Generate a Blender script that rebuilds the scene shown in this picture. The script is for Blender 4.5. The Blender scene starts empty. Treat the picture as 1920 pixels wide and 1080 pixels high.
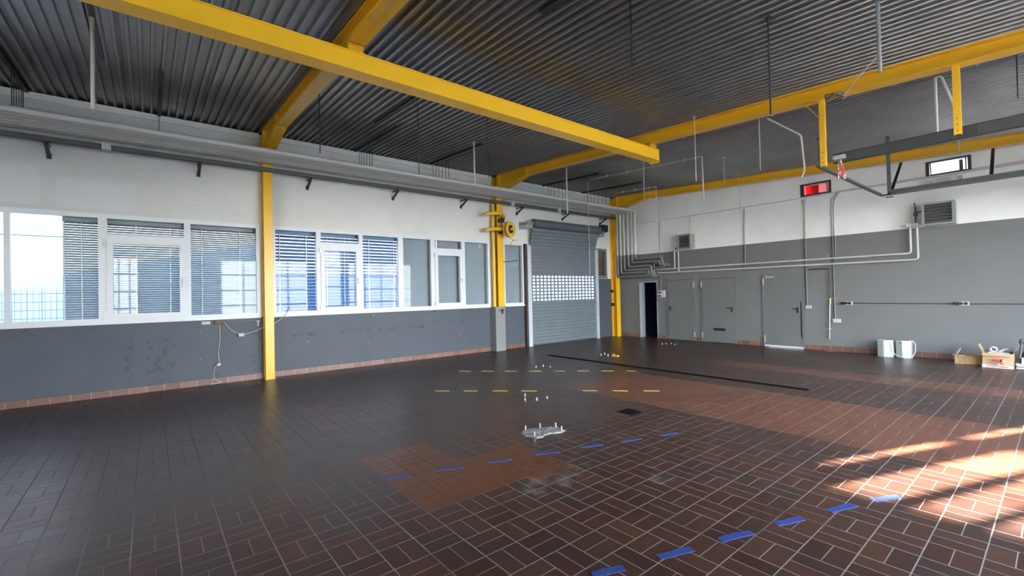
import bpy, math, random
from mathutils import Vector, Matrix
random.seed(7)
S = bpy.context.scene
COL = S.collection

# ------------------------------------------------------------------ camera
cam_d = bpy.data.cameras.new('camera'); cam = bpy.data.objects.new('camera', cam_d); COL.objects.link(cam)
cam_d.sensor_width = 36.0; cam_d.lens = 841.0 / 1920 * 36; cam_d.clip_start = 0.05; cam_d.clip_end = 400
Rm = Matrix(((0.62850228, 0.02403263, 0.77743638), (0.77749412, 0.00896975, -0.62882624), (-0.02208575, 0.99967093, -0.01304772)))
cam.matrix_world = Matrix.Translation((10.6404, -13.7198, 1.655)) @ Rm.to_4x4()
S.camera = cam
S.view_settings.view_transform = 'Standard'; S.view_settings.look = 'None'
S.view_settings.exposure = 0.0; S.view_settings.gamma = 1.0
try: S.view_settings.use_curve_mapping = False
except Exception: pass
EXPO = 1.25
S.view_settings.exposure = EXPO

# ------------------------------------------------------------------ world, sun, portals
SKY_SUNSIDE = 16.5
W = bpy.data.worlds.new('world'); S.world = W; W.use_nodes = True
wn = W.node_tree.nodes; wl = W.node_tree.links
bg = wn['Background']; bg.inputs['Strength'].default_value = 1.25
tc = wn.new('ShaderNodeTexCoord'); sp = wn.new('ShaderNodeSeparateXYZ'); wl.new(tc.outputs['Generated'], sp.inputs[0])
cr = wn.new('ShaderNodeValToRGB'); wl.new(sp.outputs['Z'], cr.inputs[0])
cr.color_ramp.elements[0].position = 0.0; cr.color_ramp.elements[0].color = (1.0, 0.975, 0.93, 1)
cr.color_ramp.elements[1].position = 0.75; cr.color_ramp.elements[1].color = (0.42, 0.62, 1.0, 1)
# the sky is far brighter on the side of the low sun (behind and right of the viewpoint)
dt = wn.new('ShaderNodeVectorMath'); dt.operation = 'DOT_PRODUCT'; wl.new(tc.outputs['Generated'], dt.inputs[0]); dt.inputs[1].default_value = (.75, -.66, 0)
mr = wn.new('ShaderNodeMapRange'); mr.interpolation_type = 'SMOOTHSTEP'; wl.new(dt.outputs['Value'], mr.inputs[0])
mr.inputs[1].default_value = -.35; mr.inputs[2].default_value = .75; mr.inputs[3].default_value = 1.0; mr.inputs[4].default_value = SKY_SUNSIDE
vm = wn.new('ShaderNodeVectorMath'); vm.operation = 'SCALE'; wl.new(cr.outputs[0], vm.inputs[0]); wl.new(mr.outputs[0], vm.inputs['Scale'])
wl.new(vm.outputs[0], bg.inputs['Color'])

SUN_ELEV = math.radians(15.0)
sd = Vector((0.37, 0.93, 0)).normalized() * math.cos(SUN_ELEV) + Vector((0, 0, -math.sin(SUN_ELEV)))
sl = bpy.data.lights.new('sun', 'SUN'); sl.energy = 150.0; sl.angle = math.radians(0.5); sl.color = (1.0, 0.92, 0.84)
so = bpy.data.objects.new('sun', sl); COL.objects.link(so)
so.rotation_euler = sd.to_track_quat('-Z', 'Y').to_euler(); so.location = (5, -30, 20)

def portal(loc, direction, sx, sy):
    l = bpy.data.lights.new('portal', 'AREA'); l.shape = 'RECTANGLE'; l.size = sx; l.size_y = sy
    l.cycles.is_portal = True
    o = bpy.data.objects.new('portal', l); COL.objects.link(o)
    o.location = loc; o.rotation_euler = Vector(direction).to_track_quat('-Z', 'Z').to_euler()
RIGHT_GATES = [(-5.7, -2.0), (-11.3, -7.6), (-15.3, -14.0)]  # middle gate is added to light the back wall
FILL_WIN = (-7.35, -5.95)
XR = 12.8; YR = -20.0
for a, b in RIGHT_GATES: portal((XR + .3, (a + b) / 2, 1.75), (-1, 0, 0), b - a, 3.5)
portal((XR + .3, -6.65, 2.75), (-1, 0, 0), 1.4, 3.1)
portal((6.9, YR - .3, 3.35), (0, 1, 0), 4.6, .75)
portal((-.35, -14.3, 2.25), (1, 0, 0), 5.2, 1.95)
portal((-.35, -10.2, 2.25), (1, 0, 0), 3.1, 1.95)

# ------------------------------------------------------------------ materials
def srgb(r, g, b):
    f = lambda c: (c / 255 / 12.92) if c / 255 <= .04045 else ((c / 255 + .055) / 1.055) ** 2.4
    return (f(r), f(g), f(b), 1)

class NT:
    def __init__(s, name):
        s.m = bpy.data.materials.new(name); s.m.use_nodes = True
        s.n = s.m.node_tree.nodes; s.l = s.m.node_tree.links
        s.b = s.n['Principled BSDF']
    def new(s, t): return s.n.new(t)
    def link(s, a, b): s.l.new(a, b)
    def val(s, x, sock):
        if isinstance(x, (int, float)): sock.default_value = x
        elif isinstance(x, (tuple, list)): sock.default_value = x
        else: s.l.new(x, sock)
    def math(s, op, a, b=0.0, c=0.0):
        n = s.n.new('ShaderNodeMath'); n.operation = op
        s.val(a, n.inputs[0]); s.val(b, n.inputs[1])
        if op in ('MULTIPLY_ADD', 'COMPARE'): s.val(c, n.inputs[2])
        return n.outputs[0]
    def mix(s, f, a, b):
        n = s.n.new('ShaderNodeMix'); n.data_type = 'RGBA'
        s.val(f, n.inputs[0]); s.val(a, n.inputs[6]); s.val(b, n.inputs[7])
        return n.outputs[2]
    def pos(s):
        g = s.n.new('ShaderNodeNewGeometry'); x = s.n.new('ShaderNodeSeparateXYZ'); s.l.new(g.outputs['Position'], x.inputs[0])
        s.P = g.outputs['Position']
        return x.outputs[0], x.outputs[1], x.outputs[2]
    def noise(s, scale, detail=4, vec=None, rough=.55):
        n = s.n.new('ShaderNodeTexNoise'); n.inputs['Scale'].default_value = scale; n.inputs['Detail'].default_value = detail
        n.inputs['Roughness'].default_value = rough
        if vec is None:
            if not hasattr(s, 'P'): s.pos()
            vec = s.P
        s.l.new(vec, n.inputs['Vector']); return n.outputs['Fac']
    def smooth(s, x, lo, hi):
        n = s.n.new('ShaderNodeMapRange'); n.interpolation_type = 'SMOOTHSTEP'
        s.val(x, n.inputs[0]); n.inputs[1].default_value = lo; n.inputs[2].default_value = hi
        return n.outputs[0]
    def inrect(s, x, y, x0, x1, y0, y1):
        a = s.math('MULTIPLY', s.math('GREATER_THAN', x, x0), s.math('LESS_THAN', x, x1))
        b = s.math('MULTIPLY', s.math('GREATER_THAN', y, y0), s.math('LESS_THAN', y, y1))
        return s.math('MULTIPLY', a, b)
    def bump(s, h, strength, dist=.01):
        n = s.n.new('ShaderNodeBump'); n.inputs['Strength'].default_value = strength; n.inputs['Distance'].default_value = dist
        s.l.new(h, n.inputs['Height']); s.l.new(n.outputs[0], s.b.inputs['Normal'])

def simple(name, col, rough=.5, metal=0.0, var=.12, scale=6.0, bump=0.0, spec=.5):
    t = NT(name); n = t.noise(scale, 5)
    c2 = tuple(c * (1 - var) for c in col[:3]) + (1,); c1 = tuple(min(1, c * (1 + var)) for c in col[:3]) + (1,)
    t.val(t.mix(n, c2, c1), t.b.inputs['Base Color'])
    t.b.inputs['Roughness'].default_value = rough; t.b.inputs['Metallic'].default_value = metal
    t.b.inputs['Specular IOR Level'].default_value = spec
    if bump: t.bump(t.noise(scale * 8, 4), bump, .004)
    return t.m

M = {}
M['yellow'] = simple('yellow_paint', (0.72, 0.40, 0.012, 1), .32, 0, .06, 3)
M['crane_yellow'] = simple('bright_crane_yellow', (1.0, 0.56, 0.022, 1), .35, 0, .04, 3)
M['yellow_worn'] = simple('yellow_worn_paint', (0.62, 0.37, 0.04, 1), .42, 0, .25, 14)
M['white_pvc'] = simple('white_pvc', (0.58, 0.60, 0.62, 1), .35, 0, .03)
M['white_paint'] = simple('white_paint', (0.66, 0.66, 0.62, 1), .5, 0, .08)
M['offwhite_pipe'] = simple('offwhite_pipe_paint', (0.50, 0.49, 0.45, 1), .45, 0, .1)
M['zinc'] = simple('galvanised_zinc', (0.42, 0.44, 0.45, 1), .42, .7, .15, 20)
M['zinc_dark'] = simple('dull_dark_zinc', (0.10, 0.11, 0.105, 1), .5, .4, .3, 12)
M['black'] = simple('black_plastic', (0.012, 0.012, 0.014, 1), .4)
M['drain_black'] = simple('matt_black_grating', (0.006, 0.006, 0.006, 1), .9, 0, .1, 6, 0, .05)
M['dark_steel'] = simple('dark_steel', (0.035, 0.037, 0.04, 1), .45, .3, .2)
M['duct_green'] = simple('dull_green_duct', (0.07, 0.08, 0.075, 1), .55, 0, .35, 9)
M['rail_dark'] = simple('dark_green_grey_rail', (0.032, 0.038, 0.035, 1), .5, 0, .3, 9)
M['brown_rust'] = simple('rust_brown_steel', (0.045, 0.028, 0.02, 1), .6, 0, .3, 12)
M['door_grey'] = simple('grey_door_paint', (0.135, 0.138, 0.134, 1), .42, 0, .05, 2)
M['grey_paint'] = simple('grey_wall_paint', (0.19, 0.195, 0.20, 1), .5, 0, .08, 4)
M['hinge'] = simple('pale_hinge_steel', (0.35, 0.35, 0.33, 1), .4, .3)
M['heater_grey'] = simple('heater_grey_enamel', (0.24, 0.255, 0.245, 1), .4, 0, .05)
M['heater_fin'] = simple('heater_dark_fins', (0.03, 0.035, 0.032, 1), .5)
M['shutter'] = simple('shutter_grey_metal', (0.17, 0.20, 0.22, 1), .42, .25, .1, 3)
M['shutter_roll'] = simple('shutter_roll_metal', (0.10, 0.13, 0.135, 1), .42, .25, .1, 3)
M['guide'] = simple('guide_rail_aluminium', (0.52, 0.56, 0.60, 1), .4, .3, .05)
M['motor'] = simple('motor_dark_teal', (0.012, 0.03, 0.038, 1), .4, .2, .2, 20)
M['cardboard'] = simple('cardboard', (0.42, 0.27, 0.15, 1), .8, 0, .1, 10)
M['cardboard_in'] = simple('cardboard_inner', (0.34, 0.23, 0.14, 1), .85, 0, .1, 10)
M['enamel'] = simple('white_enamel', (0.36, 0.385, 0.37, 1), .3, 0, .04)
M['red'] = simple('red_plastic', (0.75, 0.05, 0.03, 1), .4)
M['pink'] = simple('pale_pink_paint', (0.7, 0.35, 0.33, 1), .5)
M['blue_tape'] = simple('blue_tape', (0.022, 0.042, 0.17, 1), .5, 0, .25, 40)
M['yellow_tape'] = simple('yellow_tape', (0.78, 0.50, 0.13, 1), .6, 0, .15, 40)
M['concrete'] = simple('rough_concrete', (0.17, 0.165, 0.15, 1), .85, 0, .45, 18, .6)
M['brown_board'] = simple('brown_board', (0.13, 0.085, 0.05, 1), .7, 0, .5, 5)
M['brass'] = simple('brass', (0.5, 0.36, 0.16, 1), .35, .8)
M['bolt'] = simple('bright_bolt_steel', (0.55, 0.53, 0.51, 1), .3, .5)
M['print_brown'] = simple('brown_box_print', (0.10, 0.045, 0.02, 1), .8)
M['paper'] = simple('white_paper', (0.45, 0.44, 0.42, 1), .7)
M['panel_grey'] = simple('pale_grey_panel', (0.26, 0.28, 0.31, 1), .55, 0, .05, 1)
M['slat'] = simple('blue_grey_blind_slat', (0.11, 0.18, 0.30, 1), .45, .1, .05, 3)
M['slat_grey'] = simple('grey_blind_slat', (0.24, 0.26, 0.26, 1), .45, .1, .05, 3)
M['navy'] = simple('navy_wall', (0.04, 0.06, 0.16, 1), .7)
M['out_white'] = simple('sun_blocker_white', (0.75, 0.78, 0.82, 1), .8)
M['out_blue'] = simple('outdoor_blue_cladding', (0.012, 0.035, 0.10, 1), .6)
M['out_pale'] = simple('outdoor_pale_blue_roof', (0.11, 0.135, 0.17, 1), .7)
M['out_ground'] = simple('outdoor_paving', (0.14, 0.145, 0.15, 1), .9, 0, .15, 1.5)
M['out_tree'] = simple('outdoor_trees', (0.03, 0.03, 0.026, 1), .9, 0, .4, 3)
M['fence'] = simple('fence_dark_green', (0.02, 0.035, 0.05, 1), .5)

def deck_mat():
    t = NT('galvanised_deck'); x, y, z = t.pos()
    n = t.noise(1.1, 3); n2 = t.noise(60, 2)
    c = t.mix(n, (0.24, 0.24, 0.24, 1), (0.36, 0.355, 0.35, 1))
    # sheet laps every metre across the slope: a slightly darker edge
    f = t.math('FRACT', t.math('MULTIPLY', y, 1.0)); lap = t.math('LESS_THAN', f, .035)
    c = t.mix(t.math('MULTIPLY', lap, .5), c, (0.05, 0.05, 0.05, 1))
    t.val(c, t.b.inputs['Base Color']); t.b.inputs['Metallic'].default_value = .75
    t.val(t.math('MULTIPLY_ADD', n2, .05, .33), t.b.inputs['Roughness'])
    return t.m
M['deck'] = deck_mat()

def wall_mat(name, kind):
    t = NT(name); x, y, z = t.pos()
    n = t.noise(1.3, 6); nf = t.noise(9, 6)
    white = t.mix(n, (0.57, 0.565, 0.53, 1), (0.67, 0.665, 0.62, 1)) if kind == 'left' else t.mix(n, (0.72, 0.72, 0.68, 1), (0.82, 0.82, 0.77, 1))
    if kind == 'left':
        # greyish patchy coat, with weaker near-end light put into its colour; repainted squares
        near_dim = t.math('SUBTRACT', 1.0, t.smooth(t.math('ADD', y, t.math('MULTIPLY', nf, 1.5)), -14.5, -9.5))
        white = t.mix(t.math('MULTIPLY', near_dim, .75), white, (0.40, 0.42, 0.43, 1))
        sq = t.inrect(y, z, -17, -15.12, 3.3, 3.95); sq = t.math('MAXIMUM', sq, t.inrect(y, z, -14.93, -13.9, 3.3, 3.8))
        white = t.mix(t.math('MULTIPLY', sq, .5), white, (0.52, 0.55, 0.60, 1))
        grey = t.mix(n, (0.052, 0.062, 0.080, 1), (0.076, 0.086, 0.105, 1))
        m = t.math('LESS_THAN', z, 1.295)
        m = t.math('MAXIMUM', m, t.math('MULTIPLY', t.math('GREATER_THAN', y, -1.27), t.math('LESS_THAN', z, 2.13)))
        # dark scuffs: two vertical runs and one horizontal rub line
        def run(y0, w, z0, z1, k):
            d = t.math('LESS_THAN', t.math('ABSOLUTE', t.math('SUBTRACT', y, y0)), w)
            d = t.math('MULTIPLY', d, t.math('MULTIPLY', t.math('GREATER_THAN', z, z0), t.math('LESS_THAN', z, z1)))
            return t.math('MULTIPLY', t.math('MULTIPLY', d, t.smooth(nf, .50, .62)), k)
        st = run(-14.02, .05, .12, 1.1, .7)
        st = t.math('MAXIMUM', st, run(-13.55, .22, .12, .95, .6))
        st = t.math('MAXIMUM', st, run(-12.8, .15, .12, .5, .5))
        st = t.math('MAXIMUM', st, run(-12.0, .12, .2, 1.2, .5))
        st = t.math('MAXIMUM', st, run(-9.7, 1.6, .82, .90, .8))
        st = t.math('MAXIMUM', st, run(-7.5, .7, .86, .98, .6))
        st = t.math('MAXIMUM', st, run(-15.2, .9, 1.12, 1.25, .5))
        grey = t.mix(st, grey, (0.035, 0.04, 0.045, 1))
    else:
        grey = t.mix(n, (0.130, 0.133, 0.129, 1), (0.168, 0.170, 0.164, 1))
        m = t.math('LESS_THAN', z, 2.965)
    # chips of white showing through
    nc = t.noise(14, 2); chip = t.smooth(nc, .765, .775)
    grey = t.mix(chip, grey, (0.6, 0.6, 0.58, 1))
    # grime clouds high on the wall
    ng = t.noise(.55, 5); white = t.mix(t.math('MULTIPLY', t.smooth(ng, .45, .75), .35), white, (0.42, 0.42, 0.38, 1))
    t.val(t.mix(m, white, grey), t.b.inputs['Base Color'])
    t.b.inputs['Roughness'].default_value = .55; t.b.inputs['Specular IOR Level'].default_value = .35
    t.bump(t.noise(45, 5), .12, .004)
    return t.m
M['wall_left'] = wall_mat('left_wall_paint', 'left')
M['wall_back'] = wall_mat('back_wall_paint', 'back')
M['wall_plain'] = simple('plain_wall_paint', (0.50, 0.50, 0.47, 1), .6, 0, .1, 1.5)

def pipe_mat():
    t = NT('pipe_paint_two_tone'); x, y, z = t.pos()
    m = t.math('LESS_THAN', z, 2.965)
    oi = t.new('ShaderNodeObjectInfo')
    up = t.mix(oi.outputs['Random'], (0.36, 0.35, 0.32, 1), (0.60, 0.60, 0.56, 1)); lo = t.mix(oi.outputs['Random'], (0.13, 0.133, 0.128, 1), (0.17, 0.175, 0.17, 1))
    t.val(t.mix(m, up, lo), t.b.inputs['Base Color'])
    t.b.inputs['Roughness'].default_value = .42
    return t.m
M['pipe2'] = pipe_mat()

def tile_mat():
    t = NT('brown_clinker_floor'); x, y, z = t.pos()
    U = t.math('DIVIDE', t.math('SUBTRACT', x, .04), .25); V = t.math('DIVIDE', t.math('SUBTRACT', y, .17), .25)
    iu = t.math('FLOOR', U); iv = t.math('FLOOR', V); fu = t.math('SUBTRACT', U, iu); fv = t.math('SUBTRACT', V, iv)
    par = t.math('ABSOLUTE', t.math('MODULO', t.math('ADD', iu, iv), 2.0))       # 1 = bricks laid along y
    par = t.math('GREATER_THAN', par, .5)
    eu = t.math('MINIMUM', fu, t.math('SUBTRACT', 1.0, fu)); ev = t.math('MINIMUM', fv, t.math('SUBTRACT', 1.0, fv))
    e = t.math('MINIMUM', eu, ev)
    mid = t.math('ADD', t.math('MULTIPLY', par, fu), t.math('MULTIPLY', t.math('SUBTRACT', 1.0, par), fv))
    md = t.math('ABSOLUTE', t.math('SUBTRACT', mid, .5))
    d = t.math('MINIMUM', e, t.math('ADD', md, .003))
    g = t.smooth(d, .010, .019)                                       # 0 in the joint, 1 on the brick
    half = t.math('GREATER_THAN', mid, .5)
    cb = t.new('ShaderNodeCombineXYZ'); t.val(iu, cb.inputs[0]); t.val(iv, cb.inputs[1]); t.val(half, cb.inputs[2])
    wn_ = t.new('ShaderNodeTexWhiteNoise'); t.link(cb.outputs[0], wn_.inputs['Vector']); rnd = wn_.outputs['Value']
    big = t.noise(.35, 4); fine = t.noise(22, 5); med = t.noise(2.2, 5)
    base = t.mix(rnd, (0.034, 0.014, 0.009, 1), (0.062, 0.026, 0.016, 1))
    base = t.mix(t.smooth(med, .4, .7), base, (0.036, 0.021, 0.016, 1))
    red = t.mix(rnd, (0.090, 0.026, 0.010, 1), (0.115, 0.036, 0.014, 1))
    redd = t.mix(rnd, (0.125, 0.042, 0.022, 1), (0.170, 0.060, 0.033, 1))
    G = lambda a: .04 + .25 * round((a - .04) / .25)
    H = lambda a: .17 + .25 * round((a - .17) / .25)
    pt = t.inrect(x, y, G(6.04), G(7.54), H(-12.08), H(-11.33))
    pt = t.math('MAXIMUM', pt, t.inrect(x, y, G(6.79), G(7.54), H(-11.33), H(-10.58)))
    pt = t.math('MAXIMUM', pt, t.inrect(x, y, G(7.3), G(7.54) + .125, H(-11.08), H(-10.58)))
    bd = t.inrect(x, y, 4.79, 14, -8.08, -6.08)
    fade = t.smooth(x, 4.2, 5.6)
    bd = t.math('MULTIPLY', bd, fade)
    bd = t.math('MULTIPLY', bd, t.math('MULTIPLY_ADD', med, .5, .55))
    b3 = t.math('MULTIPLY', t.inrect(x, y, 3.29, 4.79, -12.08, -10.58), t.math('MULTIPLY', t.smooth(big, .3, .6), .45))
    b4 = t.math('MULTIPLY', t.inrect(x, y, 5.5, 14, -4.08, -3.33), .6)
    base = t.mix(t.math('MAXIMUM', b3, b4), base, redd)
    base = t.mix(bd, base, redd)
    base = t.mix(pt, base, red)
    jl = t.smooth(x, 4.5, 7.0)                                       # joint colour runs darker further left
    jc = t.mix(jl, (0.04, 0.032, 0.028, 1), (0.19, 0.155, 0.13, 1))
    jm = t.noise(.9, 3); jc = t.mix(t.smooth(jm, .55, .72), jc, (0.06, 0.05, 0.045, 1))
    jc = t.mix(pt, jc, (0.05, 0.028, 0.02, 1))
    c = t.mix(g, jc, base)
    # oily dirt and pale dust spills
    c = t.mix(t.math('MULTIPLY', t.smooth(t.noise(1.7, 6), .60, .75), .45), c, (0.018, 0.015, 0.014, 1))
    def spot(cx, cy, rx, ry, k):
        a = t.math('POWER', t.math('DIVIDE', t.math('SUBTRACT', x, cx), rx), 2.0)
        b = t.math('POWER', t.math('DIVIDE', t.math('SUBTRACT', y, cy), ry), 2.0)
        m = t.math('SUBTRACT', 1.0, t.smooth(t.math('ADD', a, b), .2, 1.0))
        return t.math('MULTIPLY', t.math('MULTIPLY', m, t.smooth(t.noise(7, 6), .42, .66)), k)
    dust = t.math('MAXIMUM', spot(7.75, -10.95, .22, .65, .18), spot(8.36, -10.22, .15, .18, .18))
    c = t.mix(dust, c, (0.42, 0.38, 0.34, 1))
    t.val(c, t.b.inputs['Base Color'])
    r = t.math('MULTIPLY_ADD', t.noise(3.0, 5), .10, .27)
    r = t.math('ADD', r, t.math('MULTIPLY', t.math('SUBTRACT', 1.0, g), .3))
    r = t.math('ADD', r, t.math('MULTIPLY', rnd, .05))
    t.val(r, t.b.inputs['Roughness']); t.b.inputs['Specular IOR Level'].default_value = .26
    t.bump(t.math('ADD', t.math('MULTIPLY', g, .6), t.math('MULTIPLY', fine, .04)), .35, .003)
    return t.m
M['tile'] = tile_mat()

def skirt_mat():
    t = NT('brick_skirting'); x, y, z = t.pos()
    u = t.math('ADD', x, y); f = t.math('FRACT', t.math('DIVIDE', u, .25))
    i = t.math('FLOOR', t.math('DIVIDE', u, .25))
    wn_ = t.new('ShaderNodeTexWhiteNoise'); wn_.noise_dimensions = '1D'; t.link(i, wn_.inputs['W'])
    c = t.mix(wn_.outputs['Value'], (0.13, 0.06, 0.045, 1), (0.20, 0.095, 0.07, 1))
    c = t.mix(t.math('LESS_THAN', f, .03), c, (0.32, 0.26, 0.22, 1))
    t.val(c, t.b.inputs['Base Color']); t.b.inputs['Roughness'].default_value = .4
    return t.m
M['skirt'] = skirt_mat()

def glass_mat(name, tint=(0.93, 0.96, 0.97, 1), refl=1.0):
    t = NT(name); t.n.remove(t.b)
    tr = t.new('ShaderNodeBsdfTransparent'); tr.inputs[0].default_value = tint
    gl = t.new('ShaderNodeBsdfGlossy'); gl.inputs['Roughness'].default_value = .02; gl.inputs[0].default_value = (1, 1, 1, 1)
    fr = t.new('ShaderNodeFresnel'); fr.inputs[0].default_value = 1.55
    k = t.math('MINIMUM', t.math('MULTIPLY', fr.outputs[0], .16 * refl), 1.0)
    mx = t.new('ShaderNodeMixShader'); t.link(k, mx.inputs[0]); t.link(tr.outputs[0], mx.inputs[1]); t.link(gl.outputs[0], mx.inputs[2])
    t.link(mx.outputs[0], t.n['Material Output'].inputs[0])
    return t.m
M['glass'] = glass_mat('window_glass')

def translucent_mat(name, col, k=.7):
    t = NT(name); t.n.remove(t.b)
    a = t.new('ShaderNodeBsdfTranslucent'); a.inputs[0].default_value = col
    b = t.new('ShaderNodeBsdfDiffuse'); b.inputs[0].default_value = col
    mx = t.new('ShaderNodeMixShader'); mx.inputs[0].default_value = 1 - k
    t.link(a.outputs[0], mx.inputs[1]); t.link(b.outputs[0], mx.inputs[2]); t.link(mx.outputs[0], t.n['Material Output'].inputs[0])
    return t.m
M['frost'] = translucent_mat('frosted_pane', (0.97, 0.97, 0.95, 1), .85)
M['fill_panel'] = translucent_mat('milky_fill_panel', (0.30, 0.31, 0.31, 1), .85)
M['red_sheet'] = translucent_mat('red_translucent_sheet', (0.70, 0.07, 0.08, 1), .7)
M['pink_sheet'] = translucent_mat('pink_translucent_sheet', (0.6, 0.30, 0.28, 1), .7)

# ------------------------------------------------------------------ mesh builder
def rel(a, b): return tuple(p - q for p, q in zip(a, b))
class MB:
    def __init__(s): s.v = []; s.f = []; s.sm = []
    def add(s, vs, fs, smooth=False):
        o = len(s.v); s.v += [tuple(p) for p in vs]; s.f += [tuple(i + o for i in f) for f in fs]; s.sm += [smooth] * len(fs); return s
    def box(s, x0, x1, y0, y1, z0, z1):
        x0, x1 = sorted((x0, x1)); y0, y1 = sorted((y0, y1)); z0, z1 = sorted((z0, z1))
        v = [(x0, y0, z0), (x1, y0, z0), (x1, y1, z0), (x0, y1, z0), (x0, y0, z1), (x1, y0, z1), (x1, y1, z1), (x0, y1, z1)]
        return s.add(v, [(0, 3, 2, 1), (4, 5, 6, 7), (0, 1, 5, 4), (1, 2, 6, 5), (2, 3, 7, 6), (3, 0, 4, 7)])
    def prism(s, poly, vec):
        n = len(poly); vec = Vector(vec); a = [Vector(p) for p in poly]; b = [p + vec for p in a]
        fs = [tuple(range(n - 1, -1, -1)), tuple(range(n, 2 * n))] + [(i, (i + 1) % n, (i + 1) % n + n, i + n) for i in range(n)]
        nrm = Vector((0, 0, 0))
        for i in range(n): nrm += a[i].cross(a[(i + 1) % n])
        if nrm.dot(vec) < 0: fs = [tuple(reversed(f)) for f in fs]
        return s.add(a + b, fs)
    def bar(s, p0, p1, w, h, up=(0, 0, 1)):
        p0 = Vector(p0); p1 = Vector(p1); d = (p1 - p0).normalized(); up = Vector(up)
        if abs(d.dot(up)) > .98: up = Vector((1, 0, 0))
        r = d.cross(up).normalized(); u = r.cross(d).normalized()
        poly = [p0 + r * (a * w / 2) + u * (b * h / 2) for a, b in ((-1, -1), (1, -1), (1, 1), (-1, 1))]
        return s.prism(poly, p1 - p0)
    def section(s, prof, p0, p1, side, up):
        p0 = Vector(p0); side = Vector(side); up = Vector(up)
        return s.prism([p0 + side * a + up * b for a, b in prof], Vector(p1) - p0)
    def tube(s, pts, r, n=10, fil=0.0, caps=True):
        P = [Vector(p) for p in pts]
        if fil > 0 and len(P) > 2:
            Q = [P[0]]
            for i in range(1, len(P) - 1):
                a = (P[i - 1] - P[i]); b = (P[i + 1] - P[i]); k = min(fil, a.length * .49, b.length * .49)
                a.normalize(); b.normalize()
                for t in (0, .2, .4, .6, .8, 1):
                    q = (P[i] + a * k) * (1 - t) ** 2 + P[i] * 2 * t * (1 - t) + (P[i] + b * k) * t * t
                    Q.append(q)
            Q.append(P[-1]); P = Q
        rings = []; ref = None
        for i, p in enumerate(P):
            if i == 0: d = P[1] - P[0]
            elif i == len(P) - 1: d = P[-1] - P[-2]
            else: d = (P[i + 1] - p).normalized() + (p - P[i - 1]).normalized()
            d.normalize()
            if ref is None: ref = Vector((0, 0, 1)) if abs(d.z) < .9 else Vector((1, 0, 0))
            ref = (ref - d * ref.dot(d)); 
            if ref.length < 1e-5: ref = Vector((0, 1, 0))
            ref.normalize(); bb = d.cross(ref)
            rings.append([p + (ref * math.cos(2 * math.pi * k / n) + bb * math.sin(2 * math.pi * k / n)) * r for k in range(n)])
        vs = [q for rg in rings for q in rg]; fs = []
        for i in range(len(P) - 1):
            for k in range(n):
                a = i * n + k; b = i * n + (k + 1) % n; fs.append((a, b, b + n, a + n))
        s.add(vs, fs, True)
        if caps:
            s.add(rings[0], [tuple(range(n - 1, -1, -1))]); s.add(rings[-1], [tuple(range(n))])
        return s
    def cyl(s, p0, p1, r, n=14): return s.tube([p0, p1], r, n)
    def build(s, name, mat, parent=None, org=None):
        if parent is not None: org = ORG[parent.name]
        elif org is None:
            xs = [p[0] for p in s.v]; ys = [p[1] for p in s.v]; zs = [p[2] for p in s.v]
            org = ((min(xs) + max(xs)) / 2, (min(ys) + max(ys)) / 2, min(zs))
        me = bpy.data.meshes.new(name); me.from_pydata([rel(p, org) for p in s.v], [], s.f); me.update()
        me.polygons.foreach_set('use_smooth', s.sm)
        me.materials.append(M[mat] if isinstance(mat, str) else mat)
        o = bpy.data.objects.new(name, me); COL.objects.link(o)
        if parent is not None: o.parent = parent
        else: o.location = org
        ORG[o.name] = org
        return o
ORG = {}
def tag(o, label, cat, group=None):
    o['label'] = label; o['category'] = cat
    if group: o['group'] = group
    return o
def thing(name, label, cat, loc, group=None):
    o = bpy.data.objects.new(name, None); COL.objects.link(o); o.location = loc; o.empty_display_size = .1
    ORG[o.name] = tuple(loc); return tag(o, label, cat, group)
def struct(o): o['kind'] = 'structure'; return o
def sroot(name, loc):
    o = bpy.data.objects.new(name, None); COL.objects.link(o); o.location = loc; ORG[o.name] = tuple(loc); o['kind'] = 'structure'; return o
NUM = ['', 'one', 'two', 'three', 'four', 'five', 'six', 'seven', 'eight', 'nine', 'ten', 'eleven', 'twelve', 'thirteen']
ORDW = ['', 'first', 'second', 'third', 'fourth', 'fifth', 'sixth', 'seventh', 'eighth', 'ninth', 'tenth']
def ordi(i, n):
    if i == 0: return 'leftmost'
    if i == n - 1: return 'rightmost'
    if i <= n // 2: return ORDW[i + 1] + ' from left'
    return ORDW[n - i] + ' from right'
ZD = lambda x: 5.16 - .054 * x        # deck underside
ZB = lambda x: 4.945 - .053 * x       # underside of roof beams

# ------------------------------------------------------------------ setting: shell
b = MB().box(-.3, XR + .3, YR - .3, .3, -.2, 0); struct(b.build('floor', 'tile', org=(0, 0, 0)))

# left wall with openings
WT = 3.225; WB = 1.293
left_open = [(-17.2, -11.9, WB, WT), (-11.68, -8.74, WB, WT), (-8.74, -5.94, WB, WT), (-5.42, -4.64, WB, WT), (-4.44, -1.33, 0, 3.17), (-1.25, -.60, 2.16, WT)]
def wall_with_openings(mb, lo, hi, zt, opens, mk):
    """mk(a,b,z0,z1) adds a solid piece; zt = wall height"""
    cur = lo
    for a, bb, z0, z1 in opens:
        if a > cur: mk(cur, a, 0, zt)
        if z0 > 0: mk(a, bb, 0, z0)
        mk(a, bb, z1, zt); cur = bb
    if cur < hi: mk(cur, hi, 0, zt)
mb = MB(); wall_with_openings(mb, YR - .3, .3, 5.13, left_open, lambda a, c, z0, z1: mb.box(-.3, 0, a, c, z0, z1))
mb.box(-.36, -.3, YR - .3, .3, 4.6, 5.5)
struct(mb.build('wall_left', 'wall_left', org=(0, 0, 0)))

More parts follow.
